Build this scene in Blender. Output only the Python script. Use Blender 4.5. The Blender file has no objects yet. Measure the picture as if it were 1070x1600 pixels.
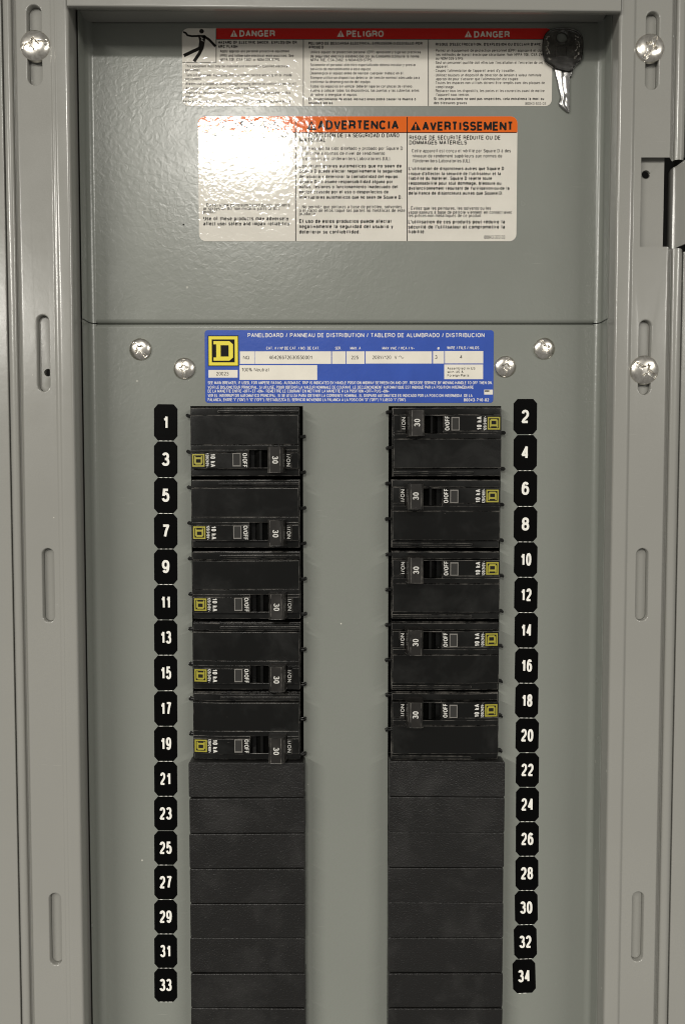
import bpy, bmesh, math, random, unicodedata
from mathutils import Vector

random.seed(7)
scene = bpy.context.scene
COL = scene.collection
MM = 0.001

# ------------------------------------------------------------------ camera
F_PX = 1208.0            # focal length in pixels of the 1070x1600 photograph
CAM_D = 0.415            # metres from the lens to the dead-front sheet
TILT = math.atan(55.0 / F_PX)
cam = bpy.data.cameras.new('camera')
cam.sensor_fit = 'VERTICAL'
cam.sensor_height = 24.0
cam.lens = 24.0 * F_PX / 1600.0
cam.clip_start = 0.01
cam.clip_end = 50
cam_o = bpy.data.objects.new('camera', cam)
COL.objects.link(cam_o)
cam_o.location = (0, -CAM_D, 0)
cam_o.rotation_euler = (math.pi / 2 - TILT, 0, 0)
scene.camera = cam_o

# ------------------------------------------------------------------ light
scene.view_settings.view_transform = 'Standard'
scene.view_settings.look = 'None'
scene.view_settings.exposure = 0.42
scene.cycles.pixel_filter_type = 'BLACKMAN_HARRIS'
scene.cycles.filter_width = 1.05
scene.view_settings.gamma = 1.0
world = bpy.data.worlds.new('World')
scene.world = world
world.use_nodes = True
bg = world.node_tree.nodes['Background']
bg.inputs[0].default_value = (1.0, 0.97, 0.905, 1)
bg.inputs[1].default_value = 0.17

def ceiling_lamp(x, y, z, sx, sy, radiance):
    """A square ceiling fitting of the room, facing down."""
    l = bpy.data.lights.new('ceiling_lamp', 'AREA')
    l.shape = 'RECTANGLE'
    l.size = sx
    l.size_y = sy
    l.energy = radiance * math.pi * sx * sy
    l.color = (1.0, 0.965, 0.89)
    o = bpy.data.objects.new('ceiling_lamp', l)
    COL.objects.link(o)
    o.location = (x, y, z)
    return o

ceiling_lamp(-0.47, -3.15, 1.5, 0.46, 0.42, 88)
ceiling_lamp(-3.3, -5.0, 1.5, 0.36, 5.0, 80)
ceiling_lamp(3.6, -5.0, 1.5, 0.24, 5.0, 80)

# ------------------------------------------------------------------ measuring helper
def P(u, v, h=0.0):
    """Real position in mm (x, z) of a point measured at (u, v) that lies h mm in front of the dead-front sheet."""
    a = (u - 535.0) / F_PX
    b = -(v - 800.0) / F_PX
    ct, st = math.cos(TILT), math.sin(TILT)
    dx, dy, dz = a, ct + b * st, -st + b * ct
    t = (CAM_D * 1000 - h) / dy
    return dx * t, dz * t

def W(x, z, h):
    return (x * MM, -h * MM, z * MM)

# ------------------------------------------------------------------ materials
MATS = {}
def node_mat(name):
    m = bpy.data.materials.new(name)
    m.use_nodes = True
    nt = m.node_tree
    b = nt.nodes['Principled BSDF']
    MATS[name] = m
    return m, nt, b

def mth(nt, op, a=None, b=None, va=None, vb=None):
    n = nt.nodes.new('ShaderNodeMath')
    n.operation = op
    for i, (s, v) in enumerate(((a, va), (b, vb))):
        if s is not None:
            nt.links.new(s, n.inputs[i])
        elif v is not None:
            n.inputs[i].default_value = v
    return n.outputs[0]

def ramp(nt, src, p0, p1, c0=(0, 0, 0, 1), c1=(1, 1, 1, 1)):
    r = nt.nodes.new('ShaderNodeValToRGB')
    r.color_ramp.elements[0].position = p0
    r.color_ramp.elements[0].color = c0
    r.color_ramp.elements[1].position = p1
    r.color_ramp.elements[1].color = c1
    nt.links.new(src, r.inputs[0])
    return r.outputs[0]

def pos(nt):
    return nt.nodes.new('ShaderNodeNewGeometry').outputs['Position']

def noise(nt, vec, scale, detail=2, rough=0.5, dist=0.0):
    n = nt.nodes.new('ShaderNodeTexNoise')
    n.inputs['Scale'].default_value = scale
    n.inputs['Detail'].default_value = detail
    n.inputs['Roughness'].default_value = rough
    n.inputs['Distortion'].default_value = dist
    nt.links.new(vec, n.inputs['Vector'])
    return n.outputs[0]

def mapping(nt, vec, scale, rot=(0, 0, 0)):
    n = nt.nodes.new('ShaderNodeMapping')
    n.inputs['Scale'].default_value = scale
    n.inputs['Rotation'].default_value = rot
    nt.links.new(vec, n.inputs['Vector'])
    return n.outputs[0]

def bump(nt, height, dist, strength=1.0, normal=None):
    n = nt.nodes.new('ShaderNodeBump')
    n.inputs['Strength'].default_value = strength
    n.inputs['Distance'].default_value = dist
    nt.links.new(height, n.inputs['Height'])
    if normal is not None:
        nt.links.new(normal, n.inputs['Normal'])
    return n.outputs[0]

def mixc(nt, fac, a, b):
    n = nt.nodes.new('ShaderNodeMix')
    n.data_type = 'RGBA'
    nt.links.new(fac, n.inputs[0])
    for s, v in ((6, a), (7, b)):
        if isinstance(v, tuple):
            n.inputs[s].default_value = v
        else:
            nt.links.new(v, n.inputs[s])
    return n.outputs[2]

def specks(nt, vec, scale, radius):
    """sparse dust: tiny dots round a few voronoi points"""
    v = nt.nodes.new('ShaderNodeTexVoronoi')
    v.inputs['Scale'].default_value = scale
    nt.links.new(vec, v.inputs['Vector'])
    sep = nt.nodes.new('ShaderNodeSeparateColor')
    nt.links.new(v.outputs['Color'], sep.inputs[0])
    rad = mth(nt, 'MULTIPLY', mth(nt, 'POWER', sep.outputs[0], vb=6.0), vb=radius)
    d = mth(nt, 'LESS_THAN', v.outputs['Distance'], rad)
    return d

def paint(name, base, rough, peel, dust=True):
    m, nt, b = node_mat(name)
    p = pos(nt)
    big = noise(nt, p, 14, 3)
    col = mixc(nt, ramp(nt, big, 0.35, 0.65), tuple(c * 0.965 for c in base) + (1,), tuple(min(1, c * 1.03) for c in base) + (1,))
    fine = noise(nt, p, 1800, 2)
    col = mixc(nt, ramp(nt, fine, 0.3, 0.7), col, tuple(c * 0.97 for c in base) + (1,))
    if dust:
        d = specks(nt, p, 110, 0.085)
        zone = ramp(nt, noise(nt, p, 18, 2), 0.47, 0.6)
        d = mth(nt, 'MULTIPLY', d, zone)
        col = mixc(nt, d, col, (0.72, 0.70, 0.62, 1))
    for rt, zs in ((0.9, 21), (-0.5, 17)):
        ln = ramp(nt, noise(nt, mapping(nt, p, (60, 1, 2200), (0, rt, 0)), 1.0, 1), 0.735, 0.77)
        ln = mth(nt, 'MULTIPLY', ln, ramp(nt, noise(nt, p, zs, 2), 0.55, 0.66))
        col = mixc(nt, mth(nt, 'MULTIPLY', ln, vb=0.22), col, (0.6, 0.58, 0.52, 1))
    nt.links.new(col, b.inputs['Base Color'])
    rg = nt.nodes.new('ShaderNodeMapRange')
    nt.links.new(noise(nt, p, 60, 3), rg.inputs[0])
    rg.inputs[3].default_value = rough - 0.05
    rg.inputs[4].default_value = rough + 0.06
    nt.links.new(rg.outputs[0], b.inputs['Roughness'])
    n1 = noise(nt, p, 330, 2, 0.5, 0.6)
    n = bump(nt, n1, peel)
    nt.links.new(n, b.inputs['Normal'])
    return m

def vinyl(name, base, rough=0.075, peel=0.78e-4, mottled=0.04, spec=0.5, coat=0.0):
    m, nt, b = node_mat(name)
    p = pos(nt)
    col = mixc(nt, ramp(nt, noise(nt, p, 55, 4, 0.6), 0.35, 0.7),
               tuple(base) + (1,), tuple(c * (1 - mottled * 2) for c in base) + (1,))
    nt.links.new(col, b.inputs['Base Color'])
    b.inputs['Roughness'].default_value = rough
    b.inputs['Specular IOR Level'].default_value = spec
    b.inputs['Coat Weight'].default_value = coat
    nn = noise(nt, p, 400, 2, 0.5, 0.6)
    nt.links.new(bump(nt, nn, peel), b.inputs['Normal'])
    return m

def plastic(name, base, rough, grain_scale, grain, smudge=0.12, spec=0.5):
    m, nt, b = node_mat(name)
    p = pos(nt)
    sm = noise(nt, p, 45, 4, 0.6, 0.4)
    dusty = ramp(nt, sm, 0.47, 0.72)
    col = mixc(nt, dusty, tuple(base) + (1,), tuple(c * 1.8 + 0.005 for c in base) + (1,))
    sc = ramp(nt, noise(nt, mapping(nt, p, (300, 1, 1500), (0, 0.7, 0)), 1.0, 2), 0.74, 0.78)
    sc = mth(nt, 'MULTIPLY', sc, ramp(nt, noise(nt, p, 25, 2), 0.5, 0.62))
    col = mixc(nt, mth(nt, 'MULTIPLY', sc, vb=0.22), col, (0.4, 0.38, 0.34, 1))
    d = mth(nt, 'MULTIPLY', specks(nt, p, 110, 0.05), ramp(nt, noise(nt, p, 30, 2), 0.5, 0.62))
    col = mixc(nt, d, col, (0.42, 0.40, 0.36, 1))
    nt.links.new(col, b.inputs['Base Color'])
    rg = nt.nodes.new('ShaderNodeMapRange')
    nt.links.new(sm, rg.inputs[0])
    rg.inputs[3].default_value = rough - smudge
    rg.inputs[4].default_value = rough + smudge
    nt.links.new(rg.outputs[0], b.inputs['Roughness'])
    b.inputs['Specular IOR Level'].default_value = spec
    if grain:
        nt.links.new(bump(nt, noise(nt, p, grain_scale, 2, 0.6), grain), b.inputs['Normal'])
    return m

GREY = (0.219, 0.229, 0.205)
paint('paint_plate', GREY, 0.245, 0.7e-4)
paint('paint_trim', (0.288, 0.284, 0.261), 0.19, 2e-5)
vinyl('sticker_white', (0.72, 0.685, 0.615))
vinyl('ink_black', (0.012, 0.011, 0.010), mottled=0.0)
vinyl('sticker_red', (0.60, 0.014, 0.010), mottled=0.0)
vinyl('sticker_orange', (0.72, 0.13, 0.012), mottled=0.0)
vinyl('sticker_blue', (0.036, 0.092, 0.44), 0.25, 4e-5, 0.08)
vinyl('print_white', (0.74, 0.72, 0.70), 0.25, 4e-5, 0.0)
vinyl('print_cream', (0.82, 0.775, 0.68), 0.3, 3e-5, 0.05)
vinyl('print_yellow', (0.80, 0.68, 0.06), 0.25, 4e-5, 0.0)
vinyl('sticker_black', (0.002, 0.002, 0.002), 0.3, 2e-5, 0.0, 0.06)
vinyl('numeral_white', (0.86, 0.84, 0.78), 0.4, 1e-5, 0.0, 0.35)
vinyl('breaker_print', (0.66, 0.65, 0.61), 0.45, 1e-5, 0.1)
vinyl('breaker_yellow', (0.36, 0.32, 0.03), 0.45, 1e-5, 0.1)
plastic('plastic_gloss', (0.005, 0.005, 0.0046), 0.25, 900, 1.2e-5, spec=0.3)
plastic('plastic_handle', (0.017, 0.0155, 0.014), 0.33, 900, 1e-5, spec=0.4)
m, nt, b = node_mat('plastic_edge')      # rubbed, dusty arrises of the mouldings
p = pos(nt)
c = mixc(nt, ramp(nt, noise(nt, p, 160, 4, 0.65), 0.42, 0.72), (0.010, 0.0095, 0.009, 1), (0.16, 0.15, 0.135, 1))
nt.links.new(c, b.inputs['Base Color'])
b.inputs['Roughness'].default_value = 0.24
plastic('plastic_grain', (0.009, 0.0085, 0.008), 0.38, 1150, 3.4e-4, 0.06, 0.45)
m, nt, b = node_mat('window_clear')
b.inputs['Base Color'].default_value = (0.035, 0.034, 0.032, 1)
b.inputs['Roughness'].default_value = 0.12
m, nt, b = node_mat('window_edge')
b.inputs['Base Color'].default_value = (0.20, 0.19, 0.175, 1)
b.inputs['Roughness'].default_value = 0.25
m, nt, b = node_mat('steel_screw')
b.inputs['Metallic'].default_value = 1.0
p = pos(nt)
c = mixc(nt, ramp(nt, noise(nt, p, 500, 3), 0.35, 0.7), (0.80, 0.77, 0.71, 1), (0.56, 0.53, 0.48, 1))
nt.links.new(c, b.inputs['Base Color'])
b.inputs['Roughness'].default_value = 0.27
nt.links.new(bump(nt, noise(nt, p, 200, 1), 0.7e-4), b.inputs['Normal'])
m, nt, b = node_mat('steel_key')
b.inputs['Metallic'].default_value = 1.0
p = pos(nt)
c = mixc(nt, ramp(nt, noise(nt, p, 300, 4), 0.4, 0.7), (0.16, 0.155, 0.15, 1), (0.26, 0.255, 0.245, 1))
nt.links.new(c, b.inputs['Base Color'])
b.inputs['Roughness'].default_value = 0.2
nt.links.new(bump(nt, noise(nt, p, 350, 2), 6e-5), b.inputs['Normal'])
m, nt, b = node_mat('steel_blade')
b.inputs['Metallic'].default_value = 1.0
b.inputs['Base Color'].default_value = (0.30, 0.295, 0.29, 1)
b.inputs['Roughness'].default_value = 0.3
nt.links.new(bump(nt, noise(nt, pos(nt), 700, 2), 8e-5), b.inputs['Normal'])
m, nt, b = node_mat('dark_interior')
b.inputs['Base Color'].default_value = (0.008, 0.008, 0.007, 1)
b.inputs['Roughness'].default_value = 0.7

# ------------------------------------------------------------------ mesh helpers
def link(name, me, mat=None, parent=None, smooth=False, kind=None):
    o = bpy.data.objects.new(name, me)
    COL.objects.link(o)
    if mat:
        me.materials.append(MATS[mat])
    if parent:
        o.parent = parent
    if smooth:
        for f in me.polygons:
            f.use_smooth = True
    if kind:
        o['kind'] = kind
    return o

def from_bm(name, bm, mat, parent=None, smooth=False, bevel=0.0, seg=2, edge_mat=None):
    """bm is in mm as (x, z, h); it is written out as metres (x, -h, z)"""
    if bevel > 0:
        bm.normal_update()
        es = [e for e in bm.edges if len(e.link_faces) == 2 and e.calc_face_angle(0) > 0.5]
        res = bmesh.ops.bevel(bm, geom=es, offset=bevel, segments=seg, profile=0.5, affect='EDGES')
        if edge_mat:
            for f in res['faces']:
                f.material_index = 1
    for v in bm.verts:
        x, z, h = v.co
        v.co = (x * MM, -h * MM, z * MM)
    bmesh.ops.recalc_face_normals(bm, faces=bm.faces)
    me = bpy.data.meshes.new(name)
    bm.to_mesh(me)
    bm.free()
    o = link(name, me, mat, parent, smooth)
    if edge_mat:
        me.materials.append(MATS[edge_mat])
    if smooth:
        try:
            me.set_sharp_from_angle(angle=math.radians(50))
        except Exception:
            pass
        wn = o.modifiers.new('even_faces', 'WEIGHTED_NORMAL')
        wn.mode = 'FACE_AREA'
        wn.weight = 50
        wn.keep_sharp = True
    return o

def empty(name, label, cat, group=None, loc=(0, 0, 0)):
    o = bpy.data.objects.new(name, None)
    COL.objects.link(o)
    o.location = loc
    o.empty_display_size = 0.01
    o['label'] = label
    o['category'] = cat
    if group:
        o['group'] = group
    return o

def poly_prism(bm, pts, h0, h1, holes=()):
    """flat prism from outline pts (x, z) between h0 (back) and h1 (front), with through holes"""
    loops = [list(pts)] + [list(h) for h in holes]
    rings = []
    for h in (h1, h0):
        edges, rr = [], []
        for lp in loops:
            vs = [bm.verts.new((x, z, h)) for x, z in lp]
            rr.append(vs)
            for i in range(len(vs)):
                edges.append(bm.edges.new((vs[i], vs[(i + 1) % len(vs)])))
        if len(loops) == 1:
            bm.faces.new(rr[0])
        else:
            bmesh.ops.triangle_fill(bm, use_beauty=True, use_dissolve=False, edges=edges)
        rings.append(rr)
    for a, b2 in zip(rings[0], rings[1]):
        n = len(a)
        for i in range(n):
            j = (i + 1) % n
            bm.faces.new((a[i], b2[i], b2[j], a[j]))

def flat(bm, pts, h, holes=()):
    loops = [list(pts)] + [list(q) for q in holes]
    edges = []
    first = None
    for lp in loops:
        vs = [bm.verts.new((x, z, h)) for x, z in lp]
        first = first or vs
        for i in range(len(vs)):
            edges.append(bm.edges.new((vs[i], vs[(i + 1) % len(vs)])))
    if len(loops) == 1:
        bm.faces.new(first)
    else:
        bmesh.ops.triangle_fill(bm, use_beauty=True, use_dissolve=False, edges=edges)

def rect(x0, x1, z0, z1):
    return [(x0, z0), (x1, z0), (x1, z1), (x0, z1)]

def rrect(x0, x1, z0, z1, r, n=5):
    out = []
    for cx, cz, a in ((x1 - r, z0 + r, -90), (x1 - r, z1 - r, 0), (x0 + r, z1 - r, 90), (x0 + r, z0 + r, 180)):
        for i in range(n + 1):
            t = math.radians(a + 90 * i / n)
            out.append((cx + r * math.cos(t), cz + r * math.sin(t)))
    return out

def capsule(x0, x1, z0, z1, n=12):
    r = (x1 - x0) / 2
    cx = (x0 + x1) / 2
    out = []
    for i in range(n + 1):
        t = math.pi * i / n
        out.append((cx + r * math.cos(t), z1 - r + r * math.sin(t)))
    for i in range(n + 1):
        t = math.pi + math.pi * i / n
        out.append((cx + r * math.cos(t), z0 + r + r * math.sin(t)))
    return out

def circle(cx, cz, r, n=24):
    return [(cx + r * math.cos(2 * math.pi * i / n), cz + r * math.sin(2 * math.pi * i / n)) for i in range(n)]

def box(bm, x0, x1, z0, z1, h0, h1):
    poly_prism(bm, rect(x0, x1, z0, z1), h0, h1)

# ------------------------------------------------------------------ stroke lettering (grotesque shapes)
def EL(cx, cy, rx, ry, a0, a1, e=2.35, n=None):
    n = n or max(4, int(abs(a1 - a0) / 26))
    out = []
    for i in range(n + 1):
        t = math.radians(a0 + (a1 - a0) * i / n)
        c, s = math.cos(t), math.sin(t)
        out.append((cx + rx * math.copysign(abs(c) ** (2 / e), c), cy + ry * math.copysign(abs(s) ** (2 / e), s)))
    return out

X = 0.72
G = {}
def g(ch, w, *st):
    G[ch] = (w, st)
g('A', .70, [(0, 0), (.5, 1), (1, 0)], [(.18, .33), (.82, .33)])
g('B', .66, [(0, 0), (0, 1), (.5, 1)] + EL(.55, .77, .37, .23, 90, -90) + [(0, .54)], [(.5, .54)] + EL(.55, .27, .45, .27, 90, -90) + [(0, 0)])
g('C', .72, EL(.5, .5, .5, .5, 38, 322))
g('D', .69, [(0, 0), (0, 1), (.4, 1)] + EL(.42, .5, .58, .5, 90, -90) + [(0, 0)])
g('E', .61, [(1, 1), (0, 1), (0, 0), (1, 0)], [(0, .53), (.92, .53)])
g('F', .57, [(1, 1), (0, 1), (0, 0)], [(0, .5), (.88, .5)])
g('G', .75, EL(.5, .5, .5, .5, 40, 345) + [(1, .46), (.58, .46)], [(1, .4), (1, 0)])
g('H', .69, [(0, 0), (0, 1)], [(1, 0), (1, 1)], [(0, .53), (1, .53)])
g('I', .17, [(.5, 0), (.5, 1)])
g('J', .52, [(1, 1), (1, .3)] + EL(.5, .3, .5, .3, 0, -170))
g('K', .69, [(0, 0), (0, 1)], [(1, 1), (0, .33)], [(.34, .57), (1, 0)])
g('L', .56, [(0, 1), (0, 0), (1, 0)])
g('M', .82, [(0, 0), (0, 1), (.5, .08), (1, 1), (1, 0)])
g('N', .70, [(0, 0), (0, 1), (1, 0), (1, 1)])
g('O', .76, EL(.5, .5, .5, .5, 0, 360))
g('P', .65, [(0, 0), (0, 1), (.5, 1)] + EL(.55, .73, .45, .27, 90, -90) + [(0, .46)])
g('Q', .76, EL(.5, .5, .5, .5, 0, 360), [(.6, .26), (1, -.03)])
g('R', .69, [(0, 0), (0, 1), (.5, 1)] + EL(.55, .74, .43, .26, 90, -90) + [(0, .48)], [(.5, .48), (.82, .42), (.93, .28), (1, 0)])
g('S', .65, EL(.5, .75, .46, .25, 15, 262) + EL(.5, .26, .5, .26, 82, -165))
g('T', .60, [(0, 1), (1, 1)], [(.5, 1), (.5, 0)])
g('U', .68, [(0, 1), (0, .36)] + EL(.5, .36, .5, .36, 180, 360) + [(1, 1)])
g('V', .68, [(0, 1), (.5, 0), (1, 1)])
g('W', .98, [(0, 1), (.25, 0), (.5, 1), (.75, 0), (1, 1)])
g('X', .68, [(0, 1), (1, 0)], [(0, 0), (1, 1)])
g('Y', .68, [(0, 1), (.5, .45), (1, 1)], [(.5, .45), (.5, 0)])
g('Z', .62, [(0, 1), (1, 1), (0, 0), (1, 0)])
g('0', .55, EL(.5, .5, .5, .5, 0, 360))
g('1', .42, [(-.1, .74), (.3, .76), (.62, .84), (.78, 1.0)], [(.84, 1), (.84, 0)])
g('2', .55, EL(.5, .71, .48, .29, 170, -20) + [(.72, .43), (.22, .2), (.02, 0), (1, 0)])
g('3', .55, EL(.47, .755, .45, .245, 160, -80) + [(.36, .52)], [(.36, .52)] + EL(.47, .265, .53, .265, 80, -165))
g('4', .56, [(.74, 0), (.74, 1), (0, .28), (1, .28)])
g('5', .55, [(.93, 1), (.2, 1), (.1, .5)] + EL(.48, .33, .52, .33, 135, -165))
g('6', .55, EL(.5, .32, .5, .32, 180, 540), [(0, .32)] + EL(.53, .45, .53, .55, 178, 42))
g('7', .54, [(0, 1), (1, 1), (.62, .55), (.36, 0)])
g('8', .55, EL(.5, .765, .44, .235, 0, 360), EL(.5, .265, .5, .265, 0, 360))
g('9', .55, EL(.5, .68, .5, .32, 0, 360), [(1, .68)] + EL(.47, .55, .53, .55, -2, -138))
g('a', .54, EL(.46, X - .2, .42, .2, 160, 0) + [(.88, .12), (1, .0)], [(.88, X - .28), (.5, .41)] + EL(.4, .205, .4, .205, 90, 270) + [(.7, .04), (.88, .2)])
g('b', .56, [(0, 1), (0, 0)], EL(.5, X / 2, .5, X / 2, 0, 360))
g('c', .52, EL(.5, X / 2, .5, X / 2, 40, 320))
g('d', .56, [(1, 1), (1, 0)], EL(.5, X / 2, .5, X / 2, 0, 360))
g('e', .55, [(.02, .36), (1, .36)] + EL(.5, X / 2, .5, X / 2, 4, 318))
g('f', .32, [(1, 1), (.75, 1), (.45, .86), (.45, 0)], [(0, X), (1, X)])
g('g', .56, EL(.5, X / 2, .5, X / 2, 0, 360), [(1, X), (1, 0)] + EL(.5, -.05, .5, .2, 0, -160))
g('h', .53, [(0, 1), (0, 0)], EL(.5, X - .28, .5, .28, 175, 0) + [(1, 0)])
g('i', .16, [(.5, 0), (.5, X)], [(.5, .88), (.5, 1)])
g('j', .22, [(.7, X), (.7, -.12), (0, -.24)], [(.7, .88), (.7, 1)])
g('k', .52, [(0, 1), (0, 0)], [(.95, X), (0, .22)], [(.36, .42), (1, 0)])
g('l', .16, [(.5, 0), (.5, 1)])
g('m', .84, [(0, X), (0, 0)], EL(.25, X - .24, .25, .24, 175, 0) + [(.5, 0)], EL(.75, X - .24, .25, .24, 180, 0) + [(1, 0)])
g('n', .53, [(0, X), (0, 0)], EL(.5, X - .28, .5, .28, 175, 0) + [(1, 0)])
g('o', .56, EL(.5, X / 2, .5, X / 2, 0, 360))
g('p', .56, [(0, X), (0, -.26)], EL(.5, X / 2, .5, X / 2, 0, 360))
g('q', .56, [(1, X), (1, -.26)], EL(.5, X / 2, .5, X / 2, 0, 360))
g('r', .34, [(0, X), (0, 0)], EL(.9, .42, .9, X - .42, 175, 90))
g('s', .50, [(x, y * X) for x, y in EL(.5, .75, .46, .25, 15, 262) + EL(.5, .26, .5, .26, 82, -165)])
g('t', .31, [(.42, .93), (.42, .1), (.7, 0), (1, .01)], [(0, X), (1, X)])
g('u', .53, [(0, X), (0, .28)] + EL(.5, .28, .5, .28, 180, 360), [(1, X), (1, 0)])
g('v', .53, [(0, X), (.5, 0), (1, X)])
g('w', .76, [(0, X), (.25, 0), (.5, X), (.75, 0), (1, X)])
g('x', .53, [(0, X), (1, 0)], [(0, 0), (1, X)])
g('y', .53, [(0, X), (.5, .02)], [(1, X), (.42, -.12), (.08, -.25)])
g('z', .48, [(0, X), (1, X), (0, 0), (1, 0)])
g('\u0131', .16, [(.5, 0), (.5, X)])
g('.', .16, [(.5, 0), (.5, .1)])
g(',', .16, [(.5, .08), (.3, -.14)])
g(':', .16, [(.5, 0), (.5, .1)], [(.5, .55), (.5, .65)])
g('-', .30, [(0, .36), (1, .36)])
g('~', .42, [(0, .4), (.25, .5), (.75, .3), (1, .4)])
g('/', .34, [(0, 0), (1, 1)])
g('(', .24, EL(1, .4, .9, .68, 125, 235))
g(')', .24, EL(0, .4, .9, .68, 55, -55))
g("'", .14, [(.5, 1), (.5, .74)])
g('"', .30, [(.1, 1), (.1, .74)], [(.9, 1), (.9, .74)])
g('\u2022', .24, [(.1, .4), (.9, .4)])
g('\u00ab', .42, [(.45, .6), (.05, .36), (.45, .12)], [(.95, .6), (.55, .36), (.95, .12)])
g('\u00bb', .42, [(.05, .6), (.45, .36), (.05, .12)], [(.55, .6), (.95, .36), (.55, .12)])
g('%', .84, EL(.2, .76, .18, .22, 0, 360), EL(.8, .24, .18, .22, 0, 360), [(.25, 0), (.75, 1)])
g('#', .58, [(.2, 0), (.4, 1)], [(.6, 0), (.8, 1)], [(0, .33), (.95, .33)], [(.05, .67), (1, .67)])
g('&', .66, [(1, 0), (.25, .72)] + EL(.45, .82, .22, .18, 180, 0) + [(.55, .6), (.1, .36)] + EL(.4, .22, .38, .22, 170, 270) + [(.8, .12), (.95, .4)])
g('\u00ba', .36, EL(.5, .8, .4, .18, 0, 360), [(.1, .5), (.9, .5)])
g('\u00d8', .5, EL(.5, .42, .5, .36, 0, 360), [(0, 0), (1, .88)])
ACC = {'\u0301': [[(.42, 1.0), (.68, 1.2)]], '\u0300': [[(.58, 1.0), (.32, 1.2)]], '\u0302': [[(.2, 1.02), (.5, 1.2), (.8, 1.02)]],
       '\u0303': [[(.1, 1.08), (.35, 1.18), (.65, 1.06), (.9, 1.16)]], '\u0327': [[(.5, -.04), (.6, -.2), (.35, -.24)]], '\u0308': [[(.25, 1.05), (.25, 1.14)], [(.75, 1.05), (.75, 1.14)]]}

def ribbon(bm, pts, w, h, tf):
    cuts = [0]
    for i in range(1, len(pts) - 1):
        ax, ay = pts[i][0] - pts[i - 1][0], pts[i][1] - pts[i - 1][1]
        bx, by = pts[i + 1][0] - pts[i][0], pts[i + 1][1] - pts[i][1]
        la, lb = math.hypot(ax, ay), math.hypot(bx, by)
        if la > 1e-6 and lb > 1e-6 and (ax * bx + ay * by) / la / lb < -.15:
            cuts.append(i)
    cuts.append(len(pts) - 1)
    if len(cuts) > 2:
        for q_, (i, j) in enumerate(zip(cuts, cuts[1:])):
            seg = list(pts[i:j + 1])
            # carry the free end a little past the corner so that the two strokes close it
            def ext(p0, p1, k_):
                d = math.hypot(p0[0] - p1[0], p0[1] - p1[1]) or 1e-9
                return (p0[0] + (p0[0] - p1[0]) / d * k_, p0[1] + (p0[1] - p1[1]) / d * k_)
            if i != cuts[0]:
                seg[0] = ext(seg[0], seg[1], w * .22)
            if j != cuts[-1]:
                seg[-1] = ext(seg[-1], seg[-2], w * .22)
            ribbon1(bm, seg, w, h + .0015 * q_, tf)
        return
    ribbon1(bm, pts, w, h, tf)

def ribbon1(bm, pts, w, h, tf):
    q = [pts[0]]
    for p_ in pts[1:]:
        if (p_[0] - q[-1][0]) ** 2 + (p_[1] - q[-1][1]) ** 2 > 1e-8:
            q.append(p_)
    pts = q
    n = len(pts)
    if n < 2:
        return
    closed = n > 3 and (pts[0][0] - pts[-1][0]) ** 2 + (pts[0][1] - pts[-1][1]) ** 2 < 1e-6
    if closed:
        pts = pts[:-1]
        n -= 1
    L, R = [], []
    for i in range(n):
        a = pts[i - 1] if (i > 0 or closed) else None
        c = pts[(i + 1) % n] if (i < n - 1 or closed) else None
        b_ = pts[i]
        def nd(p0, p1):
            dx, dy = p1[0] - p0[0], p1[1] - p0[1]
            d = math.hypot(dx, dy) or 1e-9
            return dx / d, dy / d
        d0 = nd(a, b_) if a else nd(b_, c)
        d1 = nd(b_, c) if c else d0
        n0, n1 = (-d0[1], d0[0]), (-d1[1], d1[0])
        mx, my = n0[0] + n1[0], n0[1] + n1[1]
        ml = math.hypot(mx, my)
        if ml < 1e-6:
            mx, my, s = n0[0], n0[1], 1
        else:
            mx, my = mx / ml, my / ml
            s = min(1 / max(.3, mx * n0[0] + my * n0[1]), 1.7)
        k = w / 2 * s
        L.append((b_[0] + mx * k, b_[1] + my * k))
        R.append((b_[0] - mx * k, b_[1] - my * k))
    vl = [bm.verts.new(tf(x, y) + (h,)) for x, y in L]
    vr = [bm.verts.new(tf(x, y) + (h,)) for x, y in R]
    for i in range(n if closed else n - 1):
        j = (i + 1) % n
        bm.faces.new((vl[i], vr[i], vr[j], vl[j]))

def text_w(s, wt, track=.10):
    tot = 0
    for ch in unicodedata.normalize('NFD', s):
        if ch in ACC:
            continue
        tot += (.28 if ch == ' ' else G.get(ch, G['-'])[0]) + (wt if ch in 'I1il.,:\u0131' else wt * .35) + track
    return tot - track

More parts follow.
